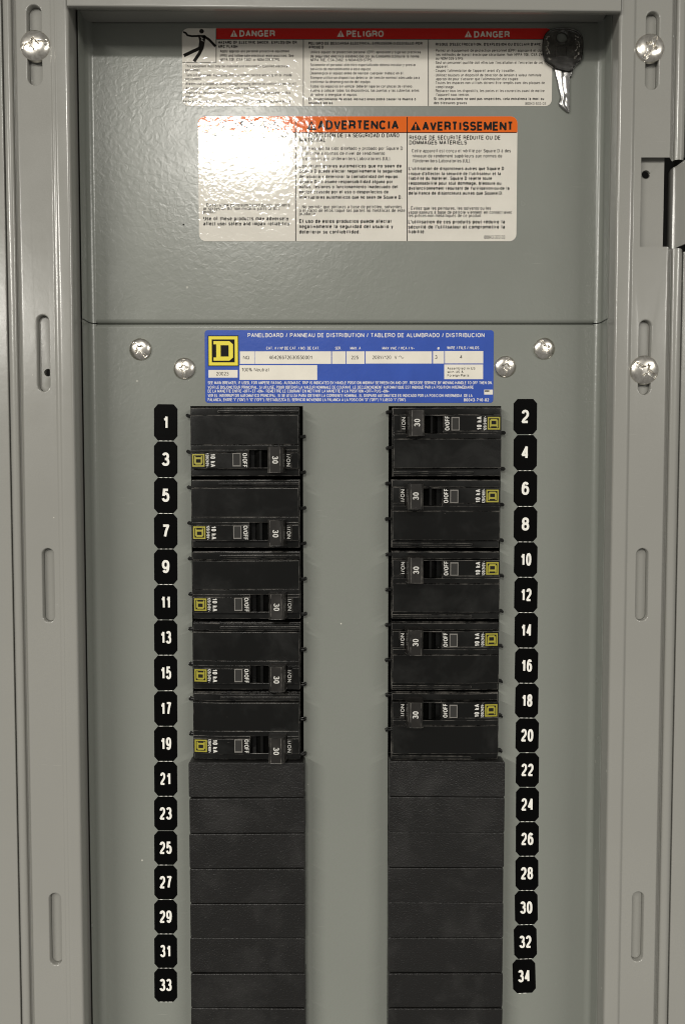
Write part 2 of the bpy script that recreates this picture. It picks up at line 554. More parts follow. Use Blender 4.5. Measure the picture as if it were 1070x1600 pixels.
def text(bm, s, x, z, cap, wt=.12, width=None, h=0.0, rot=0, align='L', track=.10):
    """letters with cap height `cap` mm from baseline point (x, z); width stretches or condenses the line to fit"""
    nat = text_w(s, wt, track)
    sx = cap if width is None else width / nat
    if align == 'C':
        off = -nat * sx / 2
    elif align == 'R':
        off = -nat * sx
    else:
        off = 0
    cr, sr = math.cos(math.radians(rot)), math.sin(math.radians(rot))
    cur = 0.0
    lastx, lastw = 0, .5
    k = 0
    for ch in unicodedata.normalize('NFD', s):
        if ch == ' ':
            cur += .28 + wt * .35 + track
            continue
        if ch in ACC:
            strokes, w0, x0, wg = ACC[ch], 0, lastx, lastw
            dy = -(1 - X) + .02 if lastlow and ch != '\u0327' else 0
        else:
            wg, strokes = G.get(ch, G['-'])
            x0 = cur + (wt / 2 if ch in 'I1il.,:\u0131' else wt * .175)
            cur += wg + (wt if ch in 'I1il.,:\u0131' else wt * .35) + track
            lastx, lastw, lastlow, dy = x0, wg, ch.islower(), 0
        wx = wt * cap / sx if False else wt
        for st in strokes:
            k += 1
            pts = []
            for px, py in st:
                gx = x0 + (px * (wg - wt * .8) + wt * .4 if wg > wt else px * wg)
                gy = wt / 2 + (py + dy) * (1 - wt)
                pts.append((gx * sx + off, gy * cap))
            ribbon(bm, pts, wt * (cap * .5 + sx * .5), h + 0.004 * (k % 4), lambda a, b_: (x + a * cr - b_ * sr, z + a * sr + b_ * cr))

class Page:
    """lettering and print on a flat sticker, measured in photo pixels on the plane h"""
    def __init__(self, h):
        self.h = h
    def line(self, bm, s, u0, v, cap, u1=None, wt=.12, align='L', track=.10):
        x0, z = P(u0, v, self.h)
        x1 = P(u1, v, self.h)[0] if u1 else None
        z2 = P(u0, v - cap, self.h)[1]
        text(bm, s, x0, z, z2 - z, wt, (x1 - x0) if u1 else None, self.h, 0, align, track)
    def pts(self, uv):
        return [P(u, v, self.h) for u, v in uv]

# ------------------------------------------------------------------ enclosure: rails, trim, sheets
H_RAIL = 24.0
ZT, ZB = P(535, -140, H_RAIL)[1], P(535, 1760, H_RAIL)[1]

def arc_pts(p0, pc, p1, n=4):
    """quadratic rounding of a corner"""
    out = []
    for i in range(n + 1):
        t = i / n
        out.append(tuple((1 - t) ** 2 * a + 2 * t * (1 - t) * c + t * t * b for a, c, b in zip(p0, pc, p1)))
    return out

def rounded_profile(pts, r):
    out = [pts[0]]
    for i in range(1, len(pts) - 1):
        a, c, b_ = Vector(pts[i - 1]), Vector(pts[i]), Vector(pts[i + 1])
        rr = r[i] if isinstance(r, dict) and i in r else (r if not isinstance(r, dict) else r.get('d', .6))
        k0 = min(rr, (a - c).length * .48)
        k1 = min(rr, (b_ - c).length * .48)
        p0 = c + (a - c).normalized() * k0
        p1 = c + (b_ - c).normalized() * k1
        out += arc_pts(tuple(p0), tuple(c), tuple(p1), 5)
    out.append(pts[-1])
    return out

def extrude_profile(bm, prof, z0, z1, z0b=None, z1b=None):
    """sheet running along z; prof = [(x, h)]"""
    n = len(prof)
    a = [bm.verts.new((x, z0, h)) for x, h in prof]
    b_ = [bm.verts.new((x, z1, h)) for x, h in prof]
    for i in range(n - 1):
        bm.faces.new((a[i], a[i + 1], b_[i + 1], b_[i]))

def XU(u, h, v=400):
    return P(u, v, h)[0]

trim = empty('panel_trim', 'grey painted steel trim frame with side rails around the recessed covers', 'panel trim', loc=W(0, ZB, 0))
TB = trim.location.copy()
def trimpart(o):
    o.parent = trim
    o.matrix_parent_inverse.identity()
    o.location = o.location - TB
    return o

HF = 22.6      # rail face
# --- left rail
xe = XU(113, H_RAIL)
XL = xe
inner = [(xe - 1.8, -14), (xe, H_RAIL), (XU(92.5, H_RAIL), H_RAIL), (XU(90.5, 23.3), 23.3), (XU(87, 23.3), 23.3), (XU(84.5, HF), HF), (XU(83, HF), HF)]
bm = bmesh.new()
extrude_profile(bm, rounded_profile(inner, {1: 1.8, 'd': 1.0}), ZB, ZT)
trimpart(from_bm('side_rail', bm, 'paint_trim', smooth=True))
outer = [(XU(36, HF), HF), (XU(32.5, HF), HF), (XU(30.5, 18), 18.2), (XU(27.5, 17.6), 17.6), (XU(25, 19.5), 19.8), (XU(15, 20), 20.2), (XU(12, 18), 18), (XU(12.2, 5), 5)]
bm = bmesh.new()
extrude_profile(bm, rounded_profile(outer, 1.9), ZB, ZT)
trimpart(from_bm('rail_lip', bm, 'paint_trim', smooth=True))
bm = bmesh.new()
extrude_profile(bm, rounded_profile([(XU(10.2, 17), 4), (XU(10.2, 17), 17.5), (XU(-160, 17.5), 17.5)], .5), ZB, ZT)
trimpart(from_bm('outer_flange', bm, 'paint_trim', smooth=True))
# --- right rail (with the latch notch)
xe = XU(961.5, H_RAIL)
XR = xe
inner = [(xe + 2.0, -14), (xe, H_RAIL), (XU(984, H_RAIL), H_RAIL), (XU(986, 23), 23), (XU(987.5, HF), HF), (XU(989, HF), HF)]
bm = bmesh.new()
extrude_profile(bm, rounded_profile(inner, {1: 1.8, 'd': 1.0}), ZB, ZT)
trimpart(from_bm('side_rail', bm, 'paint_trim', smooth=True))
ZN1, ZN0 = P(1010, 246, HF)[1], P(1010, 385.5, HF)[1]
outer = [(XU(1040, HF), HF), (XU(1043, HF), HF), (XU(1045, 18), 18.2), (XU(1047.5, 17.6), 17.6), (XU(1050, 19.5), 19.8), (XU(1061, 20), 20.2), (XU(1065, 18), 18), (XU(1064.8, 5), 5)]
outer_r = rounded_profile(outer, 1.9)
for z0, z1 in ((ZB, ZN0), (ZN1, ZT)):
    bm = bmesh.new()
    extrude_profile(bm, outer_r, z0, z1)
    trimpart(from_bm('rail_lip', bm, 'paint_trim', smooth=True))
for z0, z1 in ((ZB, ZN0 - 1.0), (ZN1 + 2.5, ZT)):
    bm = bmesh.new()
    extrude_profile(bm, rounded_profile([(XU(1066.6, 17), 4), (XU(1066.6, 17), 17.5), (XU(1240, 17.5), 17.5)], .5), z0, z1)
    trimpart(from_bm('outer_flange', bm, 'paint_trim', smooth=True))

# --- rail faces with the pressed slots
def slot_rect(u0, u1, v0, v1):
    uc = (u0 + u1) / 2
    vc = (v0 + v1) / 2
    return P(u0, vc, HF)[0], P(u1, vc, HF)[0], P(uc, v1, HF)[1], P(uc, v0, HF)[1]

LSLOT = [slot_rect(41, 67.5, 5, 135), slot_rect(56.5, 79.5, 490, 613.5), slot_rect(65, 87, 855, 974), slot_rect(76, 98, 1394, 1510)]
RSLOT = [slot_rect(1006.5, 1030.5, 15.5, 142), slot_rect(995.5, 1018.5, 498, 618.5), slot_rect(991, 1013.5, 855, 972), slot_rect(985, 1006.5, 1392, 1504.5)]
latch = rect(XU(1000, HF, 310), XU(1040, HF), ZN0, ZN1)

def rail_face(x0, x1, z0, z1, slots, name='rail_face'):
    bm = bmesh.new()
    holes = [capsule(*s) for s in slots]
    r = rect(x0, x1, z0, z1)
    flat(bm, r, HF, holes)
    # rounded shoulders of the pressed slots
    for s in slots:
        rings = []
        for off, dh in ((0, 0), (-.35, -.08), (-.6, -.38), (-.7, -.9), (-.7, -4.4)):
            c = capsule(s[0] - off, s[1] + off, s[2] - off, s[3] + off)
            rings.append([bm.verts.new((a, b_, HF + dh)) for a, b_ in c])
        for q in range(4):
            a, b_ = rings[q], rings[q + 1]
            n = len(a)
            for i in range(n):
                bm.faces.new((a[i], b_[i], b_[(i + 1) % n], a[(i + 1) % n]))
    bmesh.ops.remove_doubles(bm, verts=bm.verts, dist=1e-4)
    return trimpart(from_bm(name, bm, 'paint_trim', smooth=True))

rail_face(XU(36, HF), XU(83, HF), ZB, ZT, LSLOT)
xa, xb = XU(989, HF), XU(1040, HF)
rail_face(xa, xb, ZN1, ZT, RSLOT[:1])
rail_face(xa, xb, ZB, ZN0, RSLOT[1:])
bm = bmesh.new()
box(bm, xa, latch[0][0], ZN0, ZN1, HF - 1.6, HF)
trimpart(from_bm('rail_face', bm, 'paint_trim'))

def knockout(s, hole=None):
    bm = bmesh.new()
    o = -.68
    c = capsule(s[0] - o, s[1] + o, s[2] - o, s[3] + o)
    hs = [circle(*hole)] if hole else []
    rings = []
    for off, dh in ((0, -4.2), (0, -3.2), (-.2, -2.95), (-.5, -2.85)):
        q = capsule(s[0] - o - off, s[1] + o + off, s[2] - o - off, s[3] + o + off)
        rings.append([bm.verts.new((a, b_, HF + dh)) for a, b_ in q])
    for q in range(3):
        a, b_ = rings[q], rings[q + 1]
        n = len(a)
        for i in range(n):
            bm.faces.new((a[i], b_[i], b_[(i + 1) % n], a[(i + 1) % n]))
    off = -.5
    flat(bm, capsule(s[0] - o - off, s[1] + o + off, s[2] - o - off, s[3] + o + off), HF - 2.85, hs)
    if hole:
        a = [bm.verts.new((p_[0], p_[1], HF - 2.85)) for p_ in hs[0]]
        b_ = [bm.verts.new((p_[0], p_[1], HF - 6)) for p_ in hs[0]]
        n = len(a)
        for i in range(n):
            bm.faces.new((a[i], b_[i], b_[(i + 1) % n], a[(i + 1) % n]))
    bmesh.ops.remove_doubles(bm, verts=bm.verts, dist=1e-4)
    return trimpart(from_bm('knockout_slot', bm, 'paint_trim', smooth=True))

for i, s in enumerate(LSLOT):
    hole = None
    if i == 1:
        hx, hz = P(72, 581, HF)
        hole = (hx, hz, 1.9)
    knockout(s, hole)
for s in RSLOT:
    knockout(s)

# --- latch recess: sunk plate with a hole, dark gap, bent strike tab
x0, x1 = latch[0][0], XU(1036, 19, 310)
hx, hz = P(1008, 273, 19.4)
bm = bmesh.new()
poly_prism(bm, rect(x0 - .4, x1, ZN0 - 2, ZN1 + 2), 17.8, 19.4, [circle(hx, hz, 2.05)])
trimpart(from_bm('latch_plate', bm, 'paint_trim', bevel=.35))
bm = bmesh.new()
xs = [XU(1046.5, 12, 310), XU(1047.5, 15, 310), XU(1051, 17, 310), XU(1057, 18, 310), XU(1066, 21, 310), XU(1090, 27, 310), XU(1120, 30, 310)]
hs = [8, 13.5, 16.2, 17.2, 19.5, 25, 28]
va, vb = [], []
for x_, h_ in zip(xs, hs):
    k = (x_ - xs[0])
    va.append(bm.verts.new((x_, ZN1 - 2.4 + max(0, k) * .62, h_)))
    vb.append(bm.verts.new((x_, ZN0 + .6 + max(0, k) * .32, h_)))
for i in range(len(xs) - 1):
    bm.faces.new((va[i], va[i + 1], vb[i + 1], vb[i]))
geo = bmesh.ops.extrude_face_region(bm, geom=bm.faces[:])
for e in geo['geom']:
    if isinstance(e, bmesh.types.BMVert):
        e.co.z -= 1.4
        e.co.x += .5
o = trimpart(from_bm('strike_tab', bm, 'paint_trim', smooth=True))
sub = o.modifiers.new('round', 'BEVEL')
sub.width = 0.0004
sub.segments = 2

# --- top rail with its hanging lip, top and back of the recess
H_LIP = 26.0
z_l, z_r = P(112, 9, H_LIP)[1], P(966, 17.5, H_LIP)[1]
bm = bmesh.new()
prof = rounded_profile([(H_LIP - 5, 1.2), (H_LIP - 1.6, 0), (H_LIP, 0), (H_LIP, 40)], .9)
a = [bm.verts.new((XL + .15, z_l + dz, h)) for h, dz in prof]
b_ = [bm.verts.new((XR - .15, z_r + dz, h)) for h, dz in prof]
for i in range(len(prof) - 1):
    bm.faces.new((a[i], b_[i], b_[i + 1], a[i + 1]))
trimpart(from_bm('top_rail', bm, 'paint_trim', smooth=True))
ZW = P(535, 34.5, 0)[1]
bm = bmesh.new()
prof = rounded_profile([(-14, ZW), (9, ZW + .3), (17.5, ZW - 3.0), (21.5, z_l + 1.5)], 1.2)
a = [bm.verts.new((XL + .8, z, h)) for h, z in prof]
b_ = [bm.verts.new((XR - .8, z - (z_l - z_r) * max(0, (h - 9) / 12.5), h)) for h, z in prof]
for i in range(len(prof) - 1):
    bm.faces.new((a[i], b_[i], b_[i + 1], a[i + 1]))
trimpart(from_bm('recess_top', bm, 'paint_trim', smooth=True))

# --- closed steel box behind everything (dark interior)
bm = bmesh.new()
x0, x1 = XL - 110, XR + 110
pts = [(x0, ZB - 5, -60), (x1, ZB - 5, -60), (x1, ZT + 5, -60), (x0, ZT + 5, -60)]
v = [bm.verts.new(p_) for p_ in pts]
v2 = [bm.verts.new((p_[0], p_[1], 12.0)) for p_ in pts]
bm.faces.new(v)
for i in range(4):
    bm.faces.new((v[i], v[(i + 1) % 4], v2[(i + 1) % 4], v2[i]))
trimpart(from_bm('enclosure_box', bm, 'dark_interior'))

# ------------------------------------------------------------------ recessed covers
def cover(name, x0, x1, z0, z1, h, rs, holes, label, dents=()):
    root = empty(name, label, 'panel cover', loc=W((x0 + x1) / 2, z0, h))
    R_, rz = rs
    for xw, sg in ((x0, 1), (x1, -1)):
        bm = bmesh.new()
        prof = [(xw, h - 9), (xw, h + 11.5), (xw + sg * .35, h + 11.8), (xw + sg * .7, h + 11.5), (xw + sg * .7, h + R_)]
        for k in range(1, 9):
            t = math.pi / 2 * k / 8
            prof.append((xw + sg * (.7 + R_ * (1 - math.cos(t))), h + R_ * (1 - math.sin(t))))
        extrude_profile(bm, prof, z0 + .15, z1 - .15)
        o = from_bm('side_flange', bm, 'paint_plate', smooth=True)
        o.parent = root
        o.location = -root.location
    x0, x1 = x0 + .7 + R_, x1 - .7 - R_
    bm = bmesh.new()
    rl = 0.0
    n = 6
    prev = None
    for k in range(n + 2):
        if k <= n:
            t = math.pi / 2 * k / n
            ix, iz, dh = rl * (1 - math.sin(t)), rz * (1 - math.sin(t)), -(1 - math.cos(t))
            ring = [bm.verts.new((a, b_, h + dh * r_)) for (a, b_), r_ in zip(rect(x0 + ix, x1 - ix, z0 + iz, z1 - iz), (rz,) * 4)]
        else:
            ring = [bm.verts.new((a, b_, h - rz - 9)) for a, b_ in rect(x0, x1, z0, z1)]
        if prev:
            for i in range(4):
                bm.faces.new((prev[i], ring[i], ring[(i + 1) % 4], prev[(i + 1) % 4]))
        prev = ring
    flat(bm, rect(x0 + rl, x1 - rl, z0 + rz, z1 - rz), h, holes)
    for hl in holes:
        m_ = len(hl)
        a = [bm.verts.new((p_[0], p_[1], h)) for p_ in hl]
        b_ = [bm.verts.new((p_[0], p_[1], h - 2)) for p_ in hl]
        for i in range(m_):
            bm.faces.new((a[i], b_[i], b_[(i + 1) % m_], a[(i + 1) % m_]))
    bmesh.ops.remove_doubles(bm, verts=bm.verts, dist=1e-4)
    o = from_bm('sheet', bm, 'paint_plate', smooth=True)
    o.parent = root
    o.location = -root.location
    return root

ZS = P(535, 505.5, 0)[1]
pin = P(287, 351, 0)
upper = cover('upper_cover', XL + .3, XR + .9, ZS + .12, ZW + 1.0, 0, (3.2, 2.2), [circle(pin[0], pin[1], .45, 10)],
              'blank grey textured upper cover sheet carrying the two warning stickers')
# breaker geometry constants
HB = 9.0                                  # breaker face in front of the dead-front
PITCH = 38.1
LC = P(382.5, 690, HB)                     # centre of the top left breaker
RC = P(698, 690, HB)
Z_TOP = P(535, 634.5, 0)[1]
cl = rect(LC[0] - 30.0, LC[0] + 30.0, ZB + 6, Z_TOP)
cr = rect(RC[0] - 30.0, RC[0] + 30.0, ZB + 6, Z_TOP)
lower = cover('dead_front_cover', XL + .3, XR + .9, ZB + .5, ZS - .12, 0, (3.2, 2.0), [cl, cr],
              'grey dead front cover sheet with two cutouts full of black breakers')

# ------------------------------------------------------------------ screws
def screw_mesh(R_, H_, slot_ang, seed):
    rnd = random.Random(seed)
    bm = bmesh.new()
    nr, nt_ = 26, 96
    ca, sa = math.cos(slot_ang), math.sin(slot_ang)
    def hh(r, t):
        x, y = r * math.cos(t), r * math.sin(t)
        d = H_ * max(0, (1 - (r / R_) ** 2.6)) ** .62
        a, c = x * ca + y * sa, -x * sa + y * ca
        def ss(e0, e1, q):
            q = min(1, max(0, (q - e0) / (e1 - e0)))
            return q * q * (3 - 2 * q)
        cut = (1 - ss(.10 * R_, .14 * R_, abs(c))) * (1 - ss(.86 * R_, .95 * R_, abs(a))) * .45 * H_
        sq = (1 - ss(.21 * R_, .27 * R_, max(abs(a + c) * .707, abs(a - c) * .707)))
        cross = max(sq, (1 - ss(.07 * R_, .11 * R_, abs(a))) * (1 - ss(.36 * R_, .44 * R_, abs(c)))) * .6 * H_
        return max(.2 if r < .9 * R_ else 0, d - max(cut, cross)) if r < R_ * .995 else 0
    rings = []
    c0 = bm.verts.new((0, 0, hh(0, 0)))
    for i in range(1, nr + 1):
        r = R_ * (i / nr) ** .85
        rings.append([bm.verts.new((r * math.cos(2 * math.pi * j / nt_), r * math.sin(2 * math.pi * j / nt_), hh(r, 2 * math.pi * j / nt_))) for j in range(nt_)])
    for j in range(nt_):
        bm.faces.new((c0, rings[0][j], rings[0][(j + 1) % nt_]))
    for a, b_ in zip(rings, rings[1:]):
        for j in range(nt_):
            bm.faces.new((a[j], b_[j], b_[(j + 1) % nt_], a[(j + 1) % nt_]))
    skirt = [bm.verts.new((R_ * math.cos(2 * math.pi * j / nt_), R_ * math.sin(2 * math.pi * j / nt_), -1.2)) for j in range(nt_)]
    for j in range(nt_):
        bm.faces.new((rings[-1][j], skirt[j], skirt[(j + 1) % nt_], rings[-1][(j + 1) % nt_]))
    return bm

def screw(parent, u, v, h, rpx, ang, seed, tilt=(0, 0)):
    x, z = P(u, v, h + 1)
    R_ = rpx / (F_PX / (CAM_D * 1000 - h))
    bm = screw_mesh(R_, R_ * .33, math.radians(ang), seed)
    o = from_bm('screw_head', bm, 'steel_screw', smooth=True)
    o.parent = parent
    o.location = Vector(W(x, z, h)) - parent.location
    o.rotation_euler = (math.radians(tilt[0]), 0, math.radians(tilt[1]))
    return o

screw(trim, 54.5, 70, HF, 23, 10, 1, (2, 1))
screw(trim, 1016, 73.5, HF, 22, 62, 2, (-2, 1))
screw(trim, 1007, 578, HF, 22.5, -32, 3, (3, 2))
screw(lower, 218.5, 545.5, .2, 17.2, -48, 4, (2, -5))
screw(lower, 287.5, 575.5, .2, 17, 92, 5, (0, -3))
screw(lower, 790, 573, .2, 17, 80, 6, (4, 5))
screw(lower, 851, 544.5, .2, 17, -58, 7, (2, 7))

# ------------------------------------------------------------------ stickers
def sticker(name, uv_rect, r, h0, th, mat, label, cat='sticker'):
    u0, u1, v0, v1 = uv_rect
    vc, uc = (v0 + v1) / 2, (u0 + u1) / 2
    x0, x1 = P(u0, vc, h0)[0], P(u1, vc, h0)[0]
    z0, z1 = P(uc, v1, h0)[1], P(uc, v0, h0)[1]
    root = empty(name, label, cat, loc=W((x0 + x1) / 2, z0, h0))
    bm = bmesh.new()
    poly_prism(bm, rrect(x0, x1, z0, z1, r), h0, h0 + th)
    o = from_bm('sheet', bm, mat)
    o.parent = root
    o.location = -root.location
    return root, (x0, x1, z0, z1)

def onto(root, name, bm, mat, parent=None):
    o = from_bm(name, bm, mat)
    o.parent = parent or root
    o.location = Vector((0, 0, 0)) if parent else -root.location
    return o

def triangle_sign(bm_t, bm_x, pg, u, v, s, h):
    """warning triangle with its exclamation mark; s = height in px"""
    a = pg.pts([(u, v), (u + s * 1.12, v), (u + s * .56, v - s)])
    flat(bm_t, a, h)
    c = u + s * .56
    flat(bm_x, [P(*q, pg.h) for q in ((c - s * .07, v - s * .3), (c + s * .07, v - s * .3), (c + s * .1, v - s * .68), (c - s * .1, v - s * .68))], h + .012)
    flat(bm_x, [P(*q, pg.h) for q in ((c - s * .07, v - s * .1), (c + s * .07, v - s * .1), (c + s * .07, v - s * .22), (c - s * .07, v - s * .22))], h + .012)

# ---- danger sticker
root, (x0, x1, z0, z1) = sticker('danger_sticker', (285, 862, 44.5, 166), 3.4, 0, .16, 'sticker_white',
                                 'wide white trilingual danger sticker with red header bars at the top')
pg = Page(.18)
bm = bmesh.new()
q0 = P(338, 61, .175)
hdr = [(q0[0], q0[1]), (x1 - .02, q0[1]), ]
xr = x1 - .02
r = 3.4
for i in range(6):
    t = math.radians(90 * i / 5)
    hdr.append((xr - r + r * math.cos(t), z1 - .02 - r + r * math.sin(t)))
hdr.append((q0[0], z1 - .02))
flat(bm, hdr, .175)
onto(root, 'header_bar', bm, 'sticker_red')
bl = bmesh.new()
for u in (474, 669):
    flat(bl, pg.pts([(u - .6, 165.6), (u + .6, 165.6), (u + .6, 61), (u - .6, 61)]), .178)
flat(bl, pg.pts([(338, 62), (861.5, 62), (861.5, 61), (338, 61)]), .181)
flat(bl, pg.pts([(337.4, 97.5), (338.6, 97.5), (338.6, 45), (337.4, 45)]), .184)
flat(bl, pg.pts([(285.5, 97.8), (338, 97.8), (338, 96.8), (285.5, 96.8)]), .187)
onto(root, 'rule_lines', bl, 'ink_black')
# pictogram: falling figure struck by a bolt
bp = bmesh.new()
pgp = Page(.18)
k = 0
def limb(pts_, w):
    global k
    k += 1
    ribbon(bp, [P(a, c, .18) for a, c in pts_], w, .182 + .004 * k, lambda a, c: (a, c))
flat(bp, [P(a, c, .18) for a, c in [(315.2 + 3.6 * math.cos(t * .5236), 48.8 + 3.6 * math.sin(t * .5236)) for t in range(12)]], .182)
flat(bp, [P(a, c, .18) for a, c in [(309.5, 54.5), (321.5, 55), (320.5, 64), (318.5, 76), (310, 76.5), (311.5, 64)]], .186)
limb([(318, 56), (327, 62), (337, 72.5)], 1.3)
limb([(312, 56.2), (300, 56.6), (293, 55), (290.5, 51.5), (286.5, 50)], 1.0)
limb([(312, 75.5), (301, 80.5), (287.5, 87)], 1.7)
limb([(316, 75), (311.5, 84), (303.5, 96)], 1.7)
onto(root, 'pictogram', bp, 'ink_black')
bz = bmesh.new()
flat(bz, [P(a, c, .18) for a, c in [(313, 57), (318, 60.5), (315.4, 61.3), (319.5, 65.5), (313.6, 62.6), (316, 61.6)]], .22)
onto(root, 'bolt_mark', bz, 'sticker_white')
def header(root, s, ut, vt, st, u0, v, cap, u1, wt, track, mat, mat2):
    bt, bx_, bw = bmesh.new(), bmesh.new(), bmesh.new()
    triangle_sign(bt, bx_, pg, ut, vt, st, .19)
    sg = onto(root, 'warning_triangle', bt, mat)
    om = from_bm('exclamation_mark', bx_, mat2)
    om.parent = sg
    pg.line(bw, s, u0, v, cap, u1, wt, track=track)
    onto(root, 'header_lettering', bw, mat)
header(root, 'DANGER', 360, 57.3, 10.2, 374, 57.3, 10, 430, .2, .08, 'print_cream', 'sticker_red')
header(root, 'PELIGRO', 526.5, 57.6, 10.2, 541, 57.8, 10, 599.5, .2, .08, 'print_cream', 'sticker_red')
header(root, 'DANGER', 725.5, 58.2, 10.2, 740, 58.6, 10, 796, .2, .08, 'print_cream', 'sticker_red')

def column(root, pg, rows, cap=4.6):
    """rows: (text, u0, v_baseline, u1, weight)"""
    for s, u0, v, u1, wt in rows:
        bm_ = bmesh.new()
        pg.line(bm_, s, u0, v, cap, u1, wt)
        onto(root, 'lettering', bm_, 'ink_black')

B, N = .23, .15
column(root, pg, [
    ('HAZARD OF ELECTRIC SHOCK, EXPLOSION OR', 341, 68.5, 464, B), ('ARC FLASH', 341, 75, 371.5, B),
    ('\u2022 Apply appropriate personal protective equipment', 341, 82, 452, .16), ('(PPE) and follow safe electrical work practices. See', 344, 89, 459, .16),
    ('NFPA 70E, CSA Z462, or NOM-029-STPS.', 344, 95.5, 438, N),
    ('\u2022 This equipment must only be installed and serviced by qualified electrical', 287, 105.5, 451, N), ('personnel.', 290, 111.5, 314, N),
    ('\u2022 Turn off all power supplying this equipment before working on or inside', 287, 119.5, 456, N), ('equipment.', 290, 125.5, 316, N),
    ('\u2022 Always use a properly rated voltage sensing device to confirm power is off.', 287, 133, 464, N),
    ('\u2022 All unused spaces must be filled with blank fillers.', 287, 140, 406, N),
    ('\u2022 Replace all devices, doors, and covers before turning on power to this', 287, 147, 454, N), ('equipment.', 290, 153, 317, N),
    ('Failure to follow these instructions will result in death or serious injury.', 287, 160.5, 456, .21)])
column(root, pg, [
    ('PELIGRO DE DESCARGA EL\u00c9CTRICA, EXPLOSI\u00d3N O DESTELLO POR', 482, 70, 659.5, B), ('ARQUEO', 482, 76, 505.5, B),
    ('\u2022 Utilice equipo de protecci\u00f3n personal (EPP) apropiado y siga las pr\u00e1cticas', 481.5, 83.5, 657, .16), ('de seguridad el\u00e9ctrica establecidas por su Compa\u00f1\u00eda (consulte la norma', 485, 90, 654.5, .16),
    ('NFPA 70E, CSA Z462, o NOM-029-STPS.', 485, 96, 582, N),
    ('\u2022 Solamente el personal el\u00e9ctrico especializado deber\u00e1 instalar y prestar', 481.5, 103.5, 649.5, N), ('servicio de mantenimiento a este equipo.', 485, 110, 580.5, N),
    ('\u2022 Desenergice el equipo antes de realizar cualquier trabajo en \u00e9l.', 481.5, 116.5, 631, N),
    ('\u2022 Siempre utilice un dispositivo detector de tensi\u00f3n nominal adecuado para', 481.5, 123.5, 655.5, N), ('confirmar la desenergizaci\u00f3n del equipo.', 485, 130, 579.5, N),
    ('\u2022 Todos los espacios sin utilizar deber\u00e1n taparse con placas de relleno.', 481.5, 137, 645, N),
    ('\u2022 Vuelva a colocar todos los dispositivos, las puertas y las cubiertas antes', 481.5, 143.5, 654.5, N), ('de volver a energizar el equipo.', 485, 150, 558.5, N),
    ('El incumplimiento de estas instrucciones podr\u00e1 causar la muerte o', 482, 157, 649.5, .21), ('lesiones serias.', 482, 163, 521.5, .21)])
column(root, pg, [
    ('RISQUE D\'ELECTROCUTION, D\'EXPLOSION OU D\'ECLAIR D\'ARC', 680, 71.5, 844.5, B),
    ('\u2022 Portez un \u00e9quipement de protection personnel (\u00c9PP) appropri\u00e9 et obser', 677, 81, 852, N), ('les m\u00e9thodes de travail \u00e9lectrique s\u00e9curitaire. Voir NFPA 70E, CSA Z462', 681, 87.5, 852, N), ('ou NOM-029-STPS.', 680.5, 93.5, 724.5, N),
    ('\u2022 Seul un personnel qualifi\u00e9 doit effectuer l\'installation et l\'entretien de cet', 677, 100, 847.5, N), ('appareil.', 681, 106, 701, N),
    ('\u2022 Coupez l\'alimentation de l\'appareil avant d\'y travailler.', 677, 112.5, 805, N),
    ('\u2022 Utilisez toujours un dispositif de d\u00e9tection de tension \u00e0 valeur nominale', 677, 119.5, 845, N), ('appropri\u00e9e pour s\'assurer que l\'alimentation est coup\u00e9e.', 681, 125.5, 810.5, N),
    ('\u2022 Toutes les espaces non utilis\u00e9s doivent \u00eatre remplis avec des plaques de', 677, 131.5, 850.5, N), ('remplissage.', 681, 138, 709.5, N),
    ('\u2022 Replacez tous les dispositifs, les portes et les couvercles avant de mettre', 677, 144, 850, N), ('l\'appareil sous tension.', 681, 150, 733, N),
    ('Si ces pr\u00e9cautions ne sont pas respect\u00e9es, cela entra\u00eenera la mort ou', 677.5, 156.5, 849.5, .21), ('des blessures graves.', 677.5, 163, 730.5, .17),
    ('80043-635-03', 820, 164, 852.5, .12)])

# ---- warning sticker
root, (x0, x1, z0, z1) = sticker('warning_sticker', (310.5, 807, 182, 377), 3.6, 0, .16, 'sticker_white',
                                 'large white trilingual warning sticker with orange header band, half washed out by glare')
zh = P(560, 207, .17)[1]
bm = bmesh.new()
r = 3.6
hdr = [(x0 + .02, zh), (x1 - .02, zh)]
for i in range(6):
    t = math.radians(90 * i / 5)
    hdr.append((x1 - .02 - r + r * math.cos(t), z1 - .02 - r + r * math.sin(t)))
for i in range(6):
    t = math.radians(90 + 90 * i / 5)
    hdr.append((x0 + .02 + r + r * math.cos(t), z1 - .02 - r + r * math.sin(t)))
flat(bm, hdr, .175)
onto(root, 'header_band', bm, 'sticker_orange')
bl = bmesh.new()
for u in (462, 636):
    flat(bl, pg.pts([(u - .7, 376.5), (u + .7, 376.5), (u + .7, 182.5), (u - .7, 182.5)]), .18)
flat(bl, pg.pts([(311, 207.8), (806.5, 207.8), (806.5, 206.6), (311, 206.6)]), .184)
onto(root, 'rule_lines', bl, 'ink_black')
header(root, 'WARNING', 322, 203, 14.5, 342, 202.5, 14.5, 440, .22, .05, 'ink_black', 'sticker_orange')
header(root, 'ADVERTENCIA', 478.5, 203.3, 14.5, 496, 202.5, 14.5, 623, .22, .04, 'ink_black', 'sticker_orange')
header(root, 'AVERTISSEMENT', 641, 203.7, 14.5, 659, 204.3, 14.5, 801.5, .22, .04, 'ink_black', 'sticker_orange')
M = .205
column(root, pg, [
    ('RISK OF REDUCED SAFETY OR EQUIPMENT', 316, 216, 452, B), ('DAMAGE', 316, 224, 350, B),
    ('\u2022 Do not allow petroleum based paints, solvents', 319, 323, 453, N), ('or sprays on the non-metallic parts of this', 318, 328.5, 437, N), ('product.', 318, 333.5, 339, N)], 5.6)
